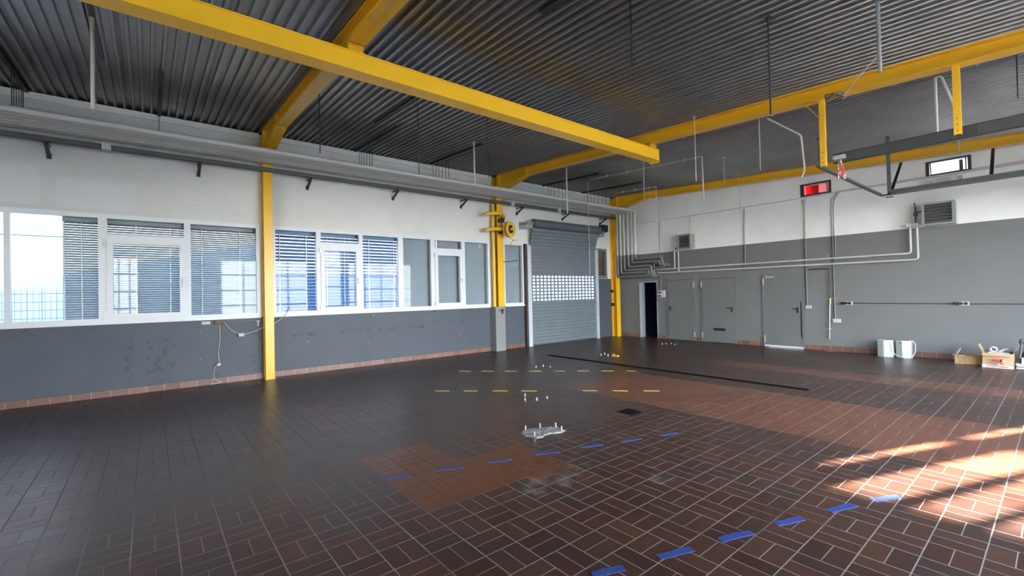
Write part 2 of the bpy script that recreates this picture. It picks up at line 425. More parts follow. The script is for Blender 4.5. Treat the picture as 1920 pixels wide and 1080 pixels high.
# back wall (sloping top) with openings
back_open = [(.98, 1.68, 0, 1.965), (5.165, 6.155, 0, 2.02), (6.21, 6.85, 4.10, 4.41), (8.73, 9.39, 4.10, 4.41)]
mb = MB()
def bk(a, c, z0, z1):
    za = ZD(a) + .0 if z1 > 4.8 else z1; zc = ZD(c) + .0 if z1 > 4.8 else z1
    mb.prism([(a, 0, z0), (c, 0, z0), (c, 0, zc), (a, 0, za)], (0, .3, 0))
wall_with_openings(mb, 0, XR + .3, 5.2, back_open, bk)
struct(mb.build('wall_back', 'wall_back', org=(0, 0, 0)))
# small dark room behind the open doorway
mb = MB(); mb.box(.3, 2.4, 2.6, 2.7, -.0, 2.6).box(.2, .3, .3, 2.7, 0, 2.6).box(2.4, 2.5, .3, 2.7, 0, 2.6).box(.2, 2.5, .3, 2.7, 2.6, 2.7).box(.2, 2.5, .31, 2.7, -.1, -.01)
struct(mb.build('wall_store_room', 'navy', org=(1.3, 1.5, 0)))

# right wall with gates
mb = MB()
ops = sorted([(a, c, 0, 3.5) for a, c in RIGHT_GATES] + [FILL_WIN + (1.2, 4.3)])
wall_with_openings(mb, YR - .3, 0, ZD(XR), ops, lambda a, c, z0, z1: mb.box(XR, XR + .3, a, c, z0, z1))
struct(mb.build('wall_right', 'wall_plain', org=(XR, 0, 0)))
# rear wall with high band window
mb = MB()
RPAN = [(8.8, 12.4)]
RW = [(4.72, 4.80), (5.12, 5.48), (5.62, 5.92), (6.02, 6.8), (6.88, 7.9), (8.0, 9.2)]
def rk(a, c, z0, z1):
    za = ZD(a) if z1 > 4.4 else z1; zc = ZD(c) if z1 > 4.4 else z1
    mb.prism([(a, YR - .04, z0), (c, YR - .04, z0), (c, YR - .04, zc), (a, YR - .04, za)], (0, .04, 0))
wall_with_openings(mb, 4.9, XR, 5.2, [(a, c, 3.09, 3.70) for a, c in RW[1:]], lambda a, c, z0, z1: rk(a, c, max(z0, 2.85), z1) if z1 > 2.85 else None)
wall_with_openings(mb, 0, XR, 2.85, [(a, c, .1, 2.75) for a, c in RPAN], lambda a, c, z0, z1: mb.box(a, c, YR - .3, YR, z0, z1))
rk(0, 4.69, 2.85, 5); rk(4.78, 4.9, 2.85, 5)
for z0, z1 in ((2.85, 3.24), (3.67, 3.79), (4.10, 5)): rk(4.69, 4.78, z0, z1)      # slim two part light slot
struct(mb.build('wall_rear', 'wall_plain', org=(0, YR, 0)))
for i, (a, c) in enumerate(RPAN):  # unseen rear gate, its milky panel added as fill light
    r_ = bpy.data.objects.new('door_%d' % (9 + i), None); COL.objects.link(r_); r_.location = ((a + c) / 2, YR, 0); ORG[r_.name] = tuple(r_.location); r_['kind'] = 'structure'
    m = MB(); m.box(a, c, YR - .16, YR - .15, .1, 2.75); m.build('translucent_panel', 'fill_panel', r_)
    m = MB()
    for k in range(5): xx = a + (c - a) * k / 4; m.box(xx - .03, xx + .03, YR - .20, YR - .10, .1, 2.75)
    for k in range(4): z = .1 + k * .883; m.box(a, c, YR - .19, YR - .11, z - .03 if k else .1, z + .03 if k < 3 else 2.75)
    m.build('door_frame', 'guide', r_)

# ceiling: trapezoidal deck, ribs run down the slope (x)
pts = []; y = YR - .3; pit = .125
while y < .3:
    pts += [(y, 0.0), (y + .032, 0.0), (y + .043, .048), (y + .114, .048)]; y += pit
pts.append((y, 0.0))
vs = []; fs = []; n = len(pts); xs_ = (-.3, XR + .3)
for X in xs_:
    for (yy, dz) in pts: vs.append((X, yy, ZD(X) + dz))
for i in range(n - 1): fs.append((i, i + n, i + n + 1, i + 1))
k = len(vs)
for X in xs_:
    vs.append((X, pts[0][0], ZD(X) + .15)); vs.append((X, pts[-1][0], ZD(X) + .15))
fs.append((k, k + 1, k + 3, k + 2))
mb = MB(); mb.add(vs, fs); struct(mb.build('ceiling', 'deck', org=(6, -10, 5)))

# pale edge board above the left wall
mb = MB()
for a, c in ((YR, -15.3), (-15.28, -11.9), (-11.68, -5.83), (-5.6, -.4)): mb.box(0, .035, a, c, 5.035, 5.145)
struct(mb.build('trim_1', 'white_paint', org=(0, -8, 5.035)))

# skirting
mb = MB()
for a, c in ((YR, -11.89), (-11.69, -5.94), (-5.60, -4.58)): mb.box(0, .018, a, c, 0, .115)
struct(mb.build('baseboard_left', 'skirt', org=(0, -8, 0)))
mb = MB()
for a, c in ((.12, .955), (1.70, 2.06), (3.09, 3.27), (4.40, 5.11), (6.20, XR)): mb.box(a, c, -.018, 0, 0, .125)
struct(mb.build('baseboard_back', 'skirt', org=(6, 0, 0)))

# ------------------------------------------------------------------ windows of the left wall
FX0, FX1 = -.085, .012
def win(name, y0, y1, z0, z1, mull, casements, org=None, glassmat='glass', fr=.07, mat='white_pvc'):
    root = sroot(name, (0, (y0 + y1) / 2, z0))
    f = MB(); f.box(FX0, FX1, y0, y1, z0, z0 + .085).box(FX0, FX1, y0, y1, z1 - .08, z1)
    f.box(FX0, FX1, y0, y0 + fr, z0 + .085, z1 - .08).box(FX0, FX1, y1 - fr, y1, z0 + .085, z1 - .08)
    for a, c in mull: f.box(FX0, FX1, a, c, z0 + .085, z1 - .08)
    for a, c, tz0, tz1 in casements: f.box(FX0, FX1, a, c, tz0, tz1)
    f.box(FX1, FX1 + .03, y0, y1, z0 - .02, z0 + .02)
    f.build('window_frame', mat, root)
    for a, c, tz0, tz1 in casements:
        s = MB(); w = .085; X0, X1 = -.06, .035; lo = z0 + .07; hi = tz0 + .01; a2 = a - .01; c2 = c + .01
        s.box(X0, X1, a2, c2, lo, lo + w).box(X0, X1, a2, c2, hi - w, hi).box(X0, X1, a2, a2 + w, lo + w, hi - w).box(X0, X1, c2 - w, c2, lo + w, hi - w)
        so_ = s.build('casement', mat, root)
        hd = MB(); hm = (lo + hi) / 2; hd.box(X1, X1 + .02, c2 - w / 2 - .015, c2 - w / 2 + .015, hm - .04, hm + .04).tube([(X1 + .03, c2 - w / 2, hm), (X1 + .055, c2 - w / 2, hm), (X1 + .055, c2 - w / 2, hm - .13)], .009, 8)
        hd.build('window_handle', mat, so_)
        hg = MB(); 
        for zz in (lo + .08, hi - .08): hg.box(X1 - .02, X1 + .012, a2 - .03, a2 + .002, zz - .05, zz + .05)
        hg.build('hinge', 'zinc', so_)
    # panes: one per opening
    ys = [y0 + fr] + [v for p in mull for v in p] + [y1 - fr]
    for i in range(0, len(ys), 2):
        g = MB(); g.box(-.042, -.036, ys[i], ys[i + 1], z0 + .085, z1 - .08); g.build('window_pane', glassmat, root)
    return root
win('window_1', -17.2, -11.9, WB, WT, [(-15.52, -15.45), (-14.41, -14.29), (-13.19, -13.09)], [(-14.29, -13.19, 2.775, 2.87)])
win('window_2', -11.68, -8.74, WB, WT, [(-10.78, -10.68), (-9.81, -9.715)], [(-10.68, -9.81, 2.81, 2.93)])
win('window_3', -8.74, -5.94, WB, WT, [(-7.88, -7.75), (-6.91, -6.80)], [(-7.75, -6.91, 2.81, 2.93)])
win('window_4', -5.42, -4.64, WB, WT, [], [], fr=.05)
win('window_5', -1.25, -.60, 2.16, WT, [], [], fr=.06, mat='door_grey')

# what stands in the window reveals: blinds and closed panels
def blind(name, label, y0, y1, pitch, width, tilt, mat, cords, group):
    root = thing(name, label, 'window blind', (-.2, (y0 + y1) / 2, WB), group)
    s = MB(); z = WB + .09; t = math.radians(tilt); a = Vector((-math.cos(t), 0, math.sin(t)))  # outer edge higher
    nv = Vector((math.sin(t), 0, math.cos(t)))
    while z < WT - .16:
        c = Vector((-.2, 0, z)); prof = []
        for u, h in ((-.5, 0), (-.25, .004), (0, .0055), (.25, .004), (.5, 0), (0, .0045)):
            q = c + a * (u * width) + nv * h; prof.append((q.x, y0, q.z))
        s.prism(prof, (0, y1 - y0, 0)); z += pitch
    s.build('slats', mat, root)
    h = MB(); h.box(-.245, -.155, y0, y1, WT - .15, WT - .02); h.build('head_box', mat, root)
    r = MB(); r.box(-.22, -.18, y0, y1, WB + .03, WB + .05); r.build('bottom_rail', mat, root)
    for c in cords:
        k = MB(); k.box(-.242, -.238, c - .008, c + .008, WB + .04, WT - .1).box(-.162, -.158, c - .008, c + .008, WB + .04, WT - .1); k.build('ladder_cord', 'white_paint', root)
blind('venetian_blind', 'narrow slatted grey venetian blind behind window left of first yellow column', -14.87, -11.92, .042, .05, 52, 'slat_grey', (-14.85, -14.63, -13.9, -13.4, -12.9, -12.25, -11.95), 'outside venetian blinds')
blind('venetian_blind', 'blue grey venetian blind with wide slats behind the window right of the first yellow column', -11.67, -8.76, .075, .08, 50, 'slat', (-11.5, -10.95, -10.5, -10.1, -9.5, -8.85), 'outside venetian blinds')
mb = MB(); mb.box(-.2, -.16, -8.72, -7.62, WB, WT); tag(mb.build('blind_panel', 'panel_grey'), 'pale grey closed board behind the left panes of the third window', 'panel')
mb = MB(); mb.box(-.205, -.165, -7.58, -5.96, WB, WT); tag(mb.build('blind_panel', 'panel_grey'), 'pale grey closed board behind the right panes of the third window', 'panel')
mb = MB(); mb.box(-.2, -.16, -5.42, -4.64, WB, WT); tag(mb.build('blind_panel', 'panel_grey'), 'pale grey closed board in the narrow window beside the roller shutter', 'panel')
mb = MB(); mb.box(-.2, -.16, -1.25, -.6, 2.16, WT); tag(mb.build('boarding', 'brown_board'), 'brown board behind the small window near the corner', 'board')

# ------------------------------------------------------------------ steel frame
def Hprof(w, d, tf=.014, tw=.010):
    return [(-w/2, -d/2), (w/2, -d/2), (w/2, -d/2 + tf), (tw/2, -d/2 + tf), (tw/2, d/2 - tf), (w/2, d/2 - tf), (w/2, d/2), (-w/2, d/2), (-w/2, d/2 - tf), (-tw/2, d/2 - tf), (-tw/2, -d/2 + tf), (-w/2, -d/2 + tf)]
def column(y, w, label, z0=0.0):
    root = thing('steel_column', label, 'column', (.125, y, 0), 'yellow steel columns along the left wall')
    m = MB(); m.section(Hprof(w, .23), (.125, y, z0), (.125, y, 5.10), (0, 1, 0), (1, 0, 0)); m.build('shaft', 'yellow', root)
    return root
c1 = column(-11.785, .165, 'yellow steel column between the two windows with venetian blinds')
p = MB(); p.box(.0, .26, -11.88, -11.69, 0, .012); p.build('base_plate', 'yellow', c1)
c2 = column(-5.71, .21, 'yellow steel column with hose reel left of the roller shutter', 1.29)
p = MB(); p.box(.005, .25, -5.94, -5.59, 0, 1.285); p.build('grey_casing', 'grey_paint', c2)['label'] = 'grey painted lower casing'
p = MB(); p.cyl((.11, -5.87, 1.29), (.11, -5.87, 4.3), .055, 16); p.build('downpipe', 'yellow_worn', c2)
p = MB(); p.tube([(.25, -5.70, 1.19), (.33, -5.70, 1.19), (.33, -5.85, 1.18)], .012, 8).box(.25, .265, -5.73, -5.67, 1.08, 1.22); p.build('door_handle', 'black', c2)
c3 = column(-.27, .22, 'yellow steel column in the corner beside the vertical pipes')
p = MB(); p.box(.245, .25, -.52 + .14, -.37 + .14, 2.18, 2.73); p.build('notice_label', 'paper', c3)['label'] = 'white paper notice'
p = MB(); p.box(.02, .14, -.44, -.37, 1.12, 1.24).box(.02, .16, -.46, -.42, 1.62, 1.72); p.build('socket_box', 'dark_steel', c3)

def roof_beam(y, w, label, stiff):
    root = thing('roof_beam', label, 'roof beam', (.25, y, 4.6), 'yellow steel roof beams')
    m = MB(); x0, x1 = .245, XR - .02; up = Vector((0, 0, 1)); d = .20
    h = w / 2
    def strip(xa, za, xb, zb, y0, y1, t): m.prism([(xa, y0, za), (xb, y0, zb), (xb, y0, zb + t), (xa, y0, za + t)], (0, y1 - y0, 0))
    top = lambda x: ZD(x) - .016
    strip(x0, top(x0) , x1, top(x1), y - h, y + h, .014)                 # top flange
    strip(1.55, ZB(1.55), x1, ZB(x1), y - h, y + h, .014)               # bottom flange
    strip(.27, 4.63, 1.55, ZB(1.55), y - h, y + h, .014)                # haunch flange
    m.prism([(x0, y - .005, 4.62), (1.55, y - .005, ZB(1.55)), (x1, y - .005, ZB(x1)), (x1, y - .005, top(x1)), (x0, y - .005, top(x0))], (0, .01, 0))
    m.build('beam_body', 'yellow', root)
    for sx in stiff:
        zb = ZB(sx) if sx > 1.5 else 4.64 + (sx - .27) * .17
        s = MB(); s.box(sx, sx + .014, y - h + .004, y + h - .004, zb + .012, top(sx) - .003); s.build('stiffener', 'yellow', root)
    return root
roof_beam(-11.785, .20, 'near yellow roof beam that the long crane beam crosses at upper left', (.30, 1.53))
roof_beam(-5.71, .20, 'middle yellow roof beam running from hose reel column to upper right', (.30, 1.53))
roof_beam(-.27, .20, 'far yellow roof beam lying along the back wall', (.30, 1.53))

cr_ = thing('crane_beam', 'long yellow crane runway beam crossing under the roof beams', 'crane beam', (5.3, -10, 4.34))
m = MB(); m.section(Hprof(.23, .225, .016, .01), (5.31, -18.2, 4.45), (5.31, -5.52, 4.45), (1, 0, 0), (0, 0, 1)); m.build('beam_body', 'crane_yellow', cr_)
m = MB(); m.box(5.40, 5.412, -18.2, -5.52, 4.358, 4.545); m.build('side_plate', 'crane_yellow', cr_)
for yy in (-11.785, -5.71):
    s = MB(); s.box(5.22, 5.40, yy - .09, yy + .09, 4.5635, 4.64).box(5.20, 5.42, yy - .10, yy + .10, 4.565, 4.575).box(5.20, 5.42, yy - .10, yy + .10, 4.635, 4.645)
    for dx in (-.08, .08):
        s.cyl((5.31 + dx, yy - .075, 4.57), (5.31 + dx, yy - .075, 4.59), .012, 6)
    s.build('hanger_bracket', 'yellow', cr_)
m = MB(); m.box(5.20, 5.42, -5.52, -5.505, 4.30, 4.56).box(5.27, 5.35, -5.53, -5.50, 4.56, 4.70); m.build('end_stop', 'yellow', cr_)

# yellow hangers below the middle beam
for xx, zt, zb, brace, lab in ((8.36, ZB(8.36), 3.49, True, 'yellow hanger post with small brace carrying the left end of the gate track'),
                        (9.82, ZB(9.82), 3.55, False, 'plain yellow hanger post below the middle beam at far right')):
    h = thing('hanger_post', lab, 'hanger post', (xx, -5.71, zb), 'yellow hanger posts under the middle roof beam')
    m = MB(); m.box(xx - .035, xx + .035, -5.75, -5.745, zb, zt).box(xx - .035, xx - .028, -5.745, -5.68, zb, zt).box(xx + .028, xx + .035, -5.745, -5.68, zb, zt); m.build('post', 'yellow', h)
    if brace:
        m = MB(); m.bar((xx - .03, -5.71, zt - .28), (xx - .22, -5.71, zt - .0), .03, .012).box(xx - .25, xx + .04, -5.74, -5.68, zt - .012, zt); m.build('brace', 'yellow', h)
    for zz in (zb + .05, zb + .12, zb + .2): m = MB(); m.cyl((xx, -5.755, zz), (xx, -5.748, zz), .008, 6); m.build('bolt', 'zinc_dark', h)

# ------------------------------------------------------------------ gate track hanging at upper right
gt = thing('gate_track', 'dark grey overhead gate track frame hanging at upper right', 'gate track', (10.5, -3.8, 3.49))
m = MB(); m.box(8.55, XR - .05, -5.60, -5.53, 3.545, 3.66).box(8.45, XR - .05, -5.61, -5.50, 3.66, 3.672).box(8.45, XR - .05, -5.61, -5.50, 3.533, 3.545).cyl((8.6, -5.50, 3.60), (XR - .1, -5.50, 3.60), .035, 12); m.build('near_rail', 'rail_dark', gt)
m = MB(); m.box(8.24, 8.30, -5.66, -1.97, 3.51, 3.545); m.build('cross_bar', 'zinc_dark', gt)
m = MB(); m.box(8.27, XR - .05, -2.02, -1.97, 3.49, 3.52).box(8.40, XR - .05, -2.06, -1.96, 3.545, 3.59).box(8.40, XR - .05, -2.02, -1.98, 3.52, 3.545); m.build('far_rail', 'duct_green', gt)
m = MB(); m.box(8.39, 8.45, -2.02, -1.99, 3.50, ZD(8.4) - .01).box(8.36, 8.48, -2.04, -1.95, 3.45, 3.46); m.build('drop_post', 'zinc_dark', gt)
for a, c in (((8.45, -1.98, 3.57), (8.34, -.40, 4.44)), ((9.84, -1.98, 3.59), (9.77, -.42, 4.38))):
    m = MB(); m.bar(a, c, .05, .012); m.build('brace', 'brown_rust', gt)
m = MB(); m.box(8.50, 8.62, -5.70, -5.615, 3.56, 3.62).cyl((8.47, -5.66, 3.59), (8.52, -5.66, 3.59), .045, 14); m.build('end_pulley', 'zinc', gt)
for i in range(5): m = MB(); m.box(9.2 + i * .75, 9.23 + i * .75, -5.625, -5.600, 3.54, 3.665); m.build('rail_clip', 'dark_steel', gt)
t_ = thing('pull_chain', 'bunched red and white plastic chain hanging from gate track end', 'chain', (8.56, -5.66, 3.28))
for mi, mat in enumerate(('red', 'paper')):
    m = MB(); rr = random.Random(3 + mi)
    for i in range(9):
        k = rr.uniform(0, 1); zc = 3.53 - .26 * k; w = .012 + .045 * k
        cx = 8.56 + rr.uniform(-w, w); cy = -5.66 + rr.uniform(-w, w); a = rr.uniform(0, 3.14)
        loop = [(cx + .016 * math.cos(u) * math.cos(a), cy + .016 * math.cos(u) * math.sin(a), zc + .034 * math.sin(u)) for u in [j * math.pi / 4 for j in range(9)]]
        m.tube(loop, .006, 6)
    m.build('chain_links', mat, t_)
m = MB(); m.cyl((8.56, -5.66, 3.57), (8.56, -5.66, 3.50), .004, 6); m.build('cord', 'zinc', t_)

# ------------------------------------------------------------------ pipe rack, long duct
PX = (.30, .446, .60, .767, .93, 1.073); PZ = (2.19, 2.31, 2.41, 2.52, 2.67, 2.79); PE = (1.42, 1.50, 1.60, 1.70, 2.03, 2.12); PV = -.33
names6 = ['innermost and lowest', 'second innermost', 'third from inside', 'third from outside', 'second outermost', 'outermost and highest']
for k in range(6):
    x = PX[k]; ze = (2.19, 2.17, 2.17, 2.17, 2.53, 2.53)[k]
    pts = [(x, -19.9, 4.50), (x, PV, 4.50), (x, PV, PZ[k]), (PE[k], PV, PZ[k])]
    if k == 0: pts += [(PE[k] + .06, -.004, PZ[k])]
    else: pts += [(PE[k] + .02, PV, ze), (PE[k] + .06, -.004, ze)]
    m = MB(); m.tube(pts, .047, 14, .09)
    tag(m.build('heating_pipe', 'pipe2', org=(x, -10, 4.4)), names6[k] + ' of the six parallel pipes bent down the corner', 'pipe', 'six parallel heating pipes')
m = MB(); m.tube([(1.72, -.20, 2.62), (1.72, -.20, 2.42), (2.05, -.20, 2.42), (2.16, -.20, 2.50), (2.24, -.20, 2.52)], .035, 12, .05); m.cyl((1.72, -.20, 2.62), (1.72, -.004, 2.62), .035)
tag(m.build('pipe_branch', 'pipe2'), 'short grey branch pipe with valve end above the dark doorway', 'pipe')

def hanger(y, x0, x1, rods, label, zr=4.55, mat='dark_steel'):
    root = thing('pipe_hanger', label, 'pipe hanger', ((x0 + x1) / 2, y, zr), 'dark ceiling channels carrying rods')
    m = MB(); p0 = (x0, y, ZD(x0) - .022); p1 = (x1, y, ZD(x1) - .022); m.bar(p0, p1, .05, .04); m.build('ceiling_channel', mat, root)
    for rx in rods:
        r = MB(); r.cyl((rx, y, ZD(rx) - .03), (rx, y, zr), .006, 6); r.build('threaded_rod', mat, root)
six = PX
hanger(-9.87, .06, 2.43, six, 'dark channel with rods below the ceiling right of first column')
hanger(-7.92, .2, 2.54, six, 'dark channel with rods between the first and second columns')
hanger(-3.78, .05, 2.39, six, 'dark channel with rods above the roller shutter')
hanger(-1.9, .05, 2.5, six, 'dark channel with rods nearest the back corner')
hanger(-15.25, .02, 2.4, six, 'dark channel with rods at the far left edge')
hanger(-13.55, .05, 2.39, (.10,), 'dark channel with one thick post at upper left')
hanger(-10.286, 2.30, 4.31, (), 'short bare dark channel under the ceiling left of the crane beam')
hanger(-14.2, 2.35, 4.5, (), 'bare dark channel at the top left corner')
hanger(-10.335, 7.07, 8.6, (), 'bare dark channel at the top middle edge')

ld = thing('cable_duct', 'long dark steel duct running along left wall above windows', 'cable duct', (.30, -8, 4.30))
m = MB(); m.box(.255, .345, -19.5, -.42, 4.295, 4.365).box(.247, .353, -19.5, -.42, 4.365, 4.371); m.build('duct_body', 'duct_green', ld)
for yb in (-15.0, -12.95, -10.95, -8.92, -6.9, -4.87, -2.88, -.95):
    m = MB(); m.bar((.006, yb, 4.12), (.33, yb, 4.272), .05, .03).box(0.001, .02, yb - .03, yb + .03, 4.08, 4.17).box(.012, .35, yb - .025, yb + .025, 4.274, 4.294); m.build('wall_bracket', 'dark_steel', ld)
for yb, mat in ((-14.27, 'white_paint'), (-5.3, 'white_paint'), (-3.35, 'white_paint')):
    m = MB(); m.box(.24, .37, yb - .06, yb + .06, 4.28, 4.39).cyl((.30, yb, 4.39), (.30, yb, 4.42), .03); m.build('junction_box', 'offwhite_pipe', ld)

# ------------------------------------------------------------------ hanging rods and conduits from the roof
for (x, y, zb, r, mat, lab) in (
    (3.273, -11.60, 3.94, .008, 'dark_steel', 'thin dark rod hanging beside the near roof beam'),
    (3.893, -10.203, 3.70, .006, 'dark_steel', 'thin dark rod hanging from the short channel left of crane beam'),
    (2.465, -8.103, 4.10, .018, 'offwhite_pipe', 'pale conduit drop hanging from channel left of the second column'),
    (3.967, -8.819, 3.80, .005, 'dark_steel', 'faint thin rod hanging right of the pale conduit drop'),
    (2.215, -4.923, 3.79, .018, 'offwhite_pipe', 'pale conduit drop hanging above the left end of roller shutter'),
    (4.454, -4.658, 3.75, .006, 'offwhite_pipe', 'thin pale rod below the crane beam end'),
    (7.867, -9.812, 3.98, .008, 'dark_steel', 'thin dark rod hanging at the top middle edge'),
    (6.444, -5.96, 3.63, .006, 'offwhite_pipe', 'thin rod hanging just right of crane beam end'),
    (7.201, -5.087, 3.79, .008, 'offwhite_pipe', 'pale thin rod hanging behind the middle beam at right'),
    (8.605, -8.297, 3.60, .010, 'dark_steel', 'dark chain rod hanging in front of the middle beam at right'),
    (5.455, -2.794, 4.22, .006, 'offwhite_pipe', 'short faint rod in front of the far beam'),
    (7.45, -2.832, 4.30, .006, 'dark_steel', 'short dark rod above the red window'),
    (3.723, -14.20, 3.86, .020, 'offwhite_pipe', 'thick pale conduit drop at upper left'),
    (4.833, -.60, 3.78, .006, 'offwhite_pipe', 'thin rod hanging in front of the back wall'),
    (9.512, -7.991, 3.80, .018, 'zinc', 'bright steel chain post hanging in front of beam at upper right'),
    (9.388, -1.463, 4.24, .006, 'offwhite_pipe', 'short pale rod beside the white lit window'),
    (10.304, -4.996, 4.03, .007, 'dark_steel', 'thin dark rod hanging at the right edge')):
    m = MB(); m.cyl((x, y, ZD(x) + .0), (x, y, zb), r, 8)
    m.box(x - .03, x + .03, y - .03, y + .03, ZD(x) - .012, ZD(x) - .0)
    tag(m.build('hanging_rod', mat), lab, 'hanging rod')
def conduit(name, pts, r, mat, lab, fil=.06, clips=()):
    root = thing(name, lab, 'conduit', pts[0])
    m = MB(); m.tube(pts, r, 10, fil); m.build('tube', mat, root)
    for c in clips:
        k = MB(); k.box(c[0] - .015, c[0] + .015, c[1] - .025, c[1] + .025, c[2] - .02, c[2] + .035); k.build('clip', mat, root)
    return root
conduit('ceiling_conduit', [(1.486, -3.238, 1.80), (1.486, -3.238, ZD(1.5) - .06)], .008, 'offwhite_pipe', 'long thin cable hanging down in front of the roller shutter', 0)
cp = lambda x: ZD(x) - .05
conduit('ceiling_conduit', [(1.75, -3.45, cp(1.75)), (5.25, -3.45, cp(5.25)), (5.25, -3.42, 3.80)], .016, 'offwhite_pipe', 'pale conduit along the ceiling turning down behind crane beam end', .03, [(xx, -3.45, cp(xx)) for xx in (2.4, 3.1, 3.9, 4.8)])
conduit('ceiling_conduit', [(.8, -1.12, cp(.8)), (2.48, -1.12, cp(2.48)), (2.48, -1.15, 3.4)], .014, 'offwhite_pipe', 'short pale conduit near back corner turning down before the far beam', .03, [(xx, -1.12, cp(xx)) for xx in (1.2, 1.7, 2.2)])
conduit('beam_conduit', [(3.0, -5.56, ZB(3) + .02), (12.0, -5.56, ZB(12) + .02)], .011, 'zinc', 'thin pale conduit clipped behind the middle roof beam', 0, [(xx, -5.57, ZB(xx) + .02) for xx in (4.5, 6, 7.6, 8.6, 9.2, 10)])
conduit('bent_conduit', [(7.50, -5.50, ZB(7.5)), (7.98, -5.45, 4.13), (8.02, -5.45, 3.55), (7.96, -5.42, 3.46)], .014, 'offwhite_pipe', 'bent pale conduit arm hanging left of the yellow hanger with brace', .05)
conduit('bent_conduit', [(9.60, -5.5, 3.70), (9.60, -5.5, ZB(9.6)), (9.66, -5.5, ZB(9.6) - .02), (9.77, -5.5, 3.98)], .015, 'offwhite_pipe', 'pale conduit with angled strut left of the plain yellow hanger', .04)
l_ = thing('cable_coil', 'small coil of loose cable dangling in front of the middle beam', 'cable coil', (9.05, -7.4, 4.1))
m = MB(); cx, cy, cz = 9.02, -7.6, 3.80
m.tube([(cx + .09 * math.cos(u * .6), cy + .07 * math.sin(u * .6), cz + .012 * math.sin(u * 1.7) + .002 * u) for u in range(30)], .008, 6); m.build('coil', 'zinc_dark', l_)
m = MB(); m.tube([(cx + .09, cy, cz + .02), (9.3, -7.8, 3.90), (9.50, -7.98, 3.98)], .008, 6, .05); m.build('lead', 'paper', l_)

# ------------------------------------------------------------------ roller shutter
rs = thing('roller_shutter', 'grey steel roller shutter with rows of small vision panes', 'roller shutter', (.08, -2.9, 0))
ya, yb_ = -4.42, -1.36; sp_ = .105; nsl = 30
solid = MB(); z = .03
def slatpart(mb_, y0, y1, z0, z1, zz, x=.07, curve=True):
    # front bulge profile between z0..z1 (fractions of the slat)
    pr = []
    for k in range(5):
        f = z0 + (z1 - z0) * k / 4; pr.append((x + .022 * max(0, math.sin(math.pi * f)) ** .7, y0, zz + f * sp_))
    for f in (z1, z0): pr.append((x - .006, y0, zz + f * sp_))
    mb_.prism(pr, (0, y1 - y0, 0))
kper = []
for k in range(nsl):
    zz = .03 + k * sp_; xo = .07
    zc = zz + .5 * sp_
    if 1.41 <= zc <= 2.21: kper.append(zz)
    else: slatpart(solid, ya, yb_, -.03, 1.0, zz, xo)
# top of the curtain leans in to the roll
top0 = .03 + nsl * sp_
for k in range(6):
    zz = top0 + k * sp_; slatpart(solid, ya - .02, yb_ + .02, -.05, 1.03, zz, .07 + .034 * (k + 1))
solid.build('curtain', 'shutter', rs)
pf = MB(); npn = 18; pw = (yb_ - ya - .12) / npn
for zz in kper:
    slatpart(pf, ya, yb_, -.03, .20, zz); slatpart(pf, ya, yb_, .80, 1.0, zz)
    for i in range(npn + 1):
        yc = ya + .06 + i * pw; wdt = .022
        y0 = max(ya, yc - wdt); y1 = min(yb_, yc + wdt)
        if i == 0: y0 = ya
        if i == npn: y1 = yb_
        slatpart(pf, y0, y1, .20, .80, zz)
pf.build('vision_slats', 'shutter', rs)
m = MB()
for zz in kper:
    for i in range(npn):
        yc = ya + .06 + (i + .5) * pw; m.box(.064, .068, yc - pw / 2 + .02, yc + pw / 2 - .02, zz + .17 * sp_, zz + .83 * sp_)
m.build('vision_panes', 'frost', rs)
m = MB(); m.box(.055, .10, ya, yb_, .005, .03); m.build('bottom_bar', 'dark_steel', rs)
for y0, y1 in ((-4.57, -4.42), (-1.36, -1.23)):
    m = MB(); m.box(.0, .13, y0, y1, 0, 3.16); m.build('guide_rail', 'guide', rs)
m = MB(); m.cyl((.33, -4.50, 3.82), (.33, -1.40, 3.82), .135, 24); m.build('roll', 'shutter_roll', rs)
for y0, y1, zc in ((-4.78, -4.52, 3.78), (-1.39, -1.12, 3.72)):
    m = MB(); m.box(.0, .36, y0, y0 + .25, zc - .12, zc - .02).box(.0, .02, y0, y0 + .25, zc - .12, zc + .1).cyl((.33, y0 + .12, zc + .03), (.33, y0 + .27, zc + .03), .06, 12); m.build('end_bracket', 'zinc', rs)
m = MB(); m.cyl((.33, -1.36, 3.86), (.33, -.98, 3.86), .09, 16).box(.24, .44, -1.30, -1.02, 3.80, 4.02); m.build('motor', 'motor', rs)
m = MB(); m.box(.0, .11, -4.64, -4.575, 0, 3.2); m.build('side_seal', 'brown_rust', rs)

# ------------------------------------------------------------------ hose reel and hooks on column two
for zc, lab in ((3.95, 'upper yellow hose hook bracket on the hose reel column'), (3.50, 'lower yellow hose hook bracket on the hose reel column')):
    m = MB(); m.tube([(.27, -6.26, zc - .03), (.34, -6.20, zc), (.40, -6.02, zc + .03), (.41, -5.80, zc + .03), (.36, -5.64, zc - .02), (.26, -5.60, zc - .08)], .055, 12, .05)
    tag(m.build('hose_hook', 'yellow_worn'), lab, 'bracket', 'yellow hose hooks')
hr = thing('hose_reel', 'round yellow hose reel mounted at the side of column', 'hose reel', (.5, -5.5, 3.25))
cx, cy, cz = .50, -5.62, 3.52; ax = Vector((.967, .25, 0)).normalized()
def disc(p, r, t, n=28, m_=None):
    m_ = m_ or MB(); c = Vector(p); return m_.cyl(c - ax * t / 2, c + ax * t / 2, r, n)
disc((cx, cy, cz), .23, .03).build('side_disc', 'yellow_worn', hr)
disc(Vector((cx, cy, cz)) + ax * .10, .23, .012).build('side_disc', 'yellow_worn', hr)
disc(Vector((cx, cy, cz)) + ax * .05, .12, .12).build('drum', 'black', hr)
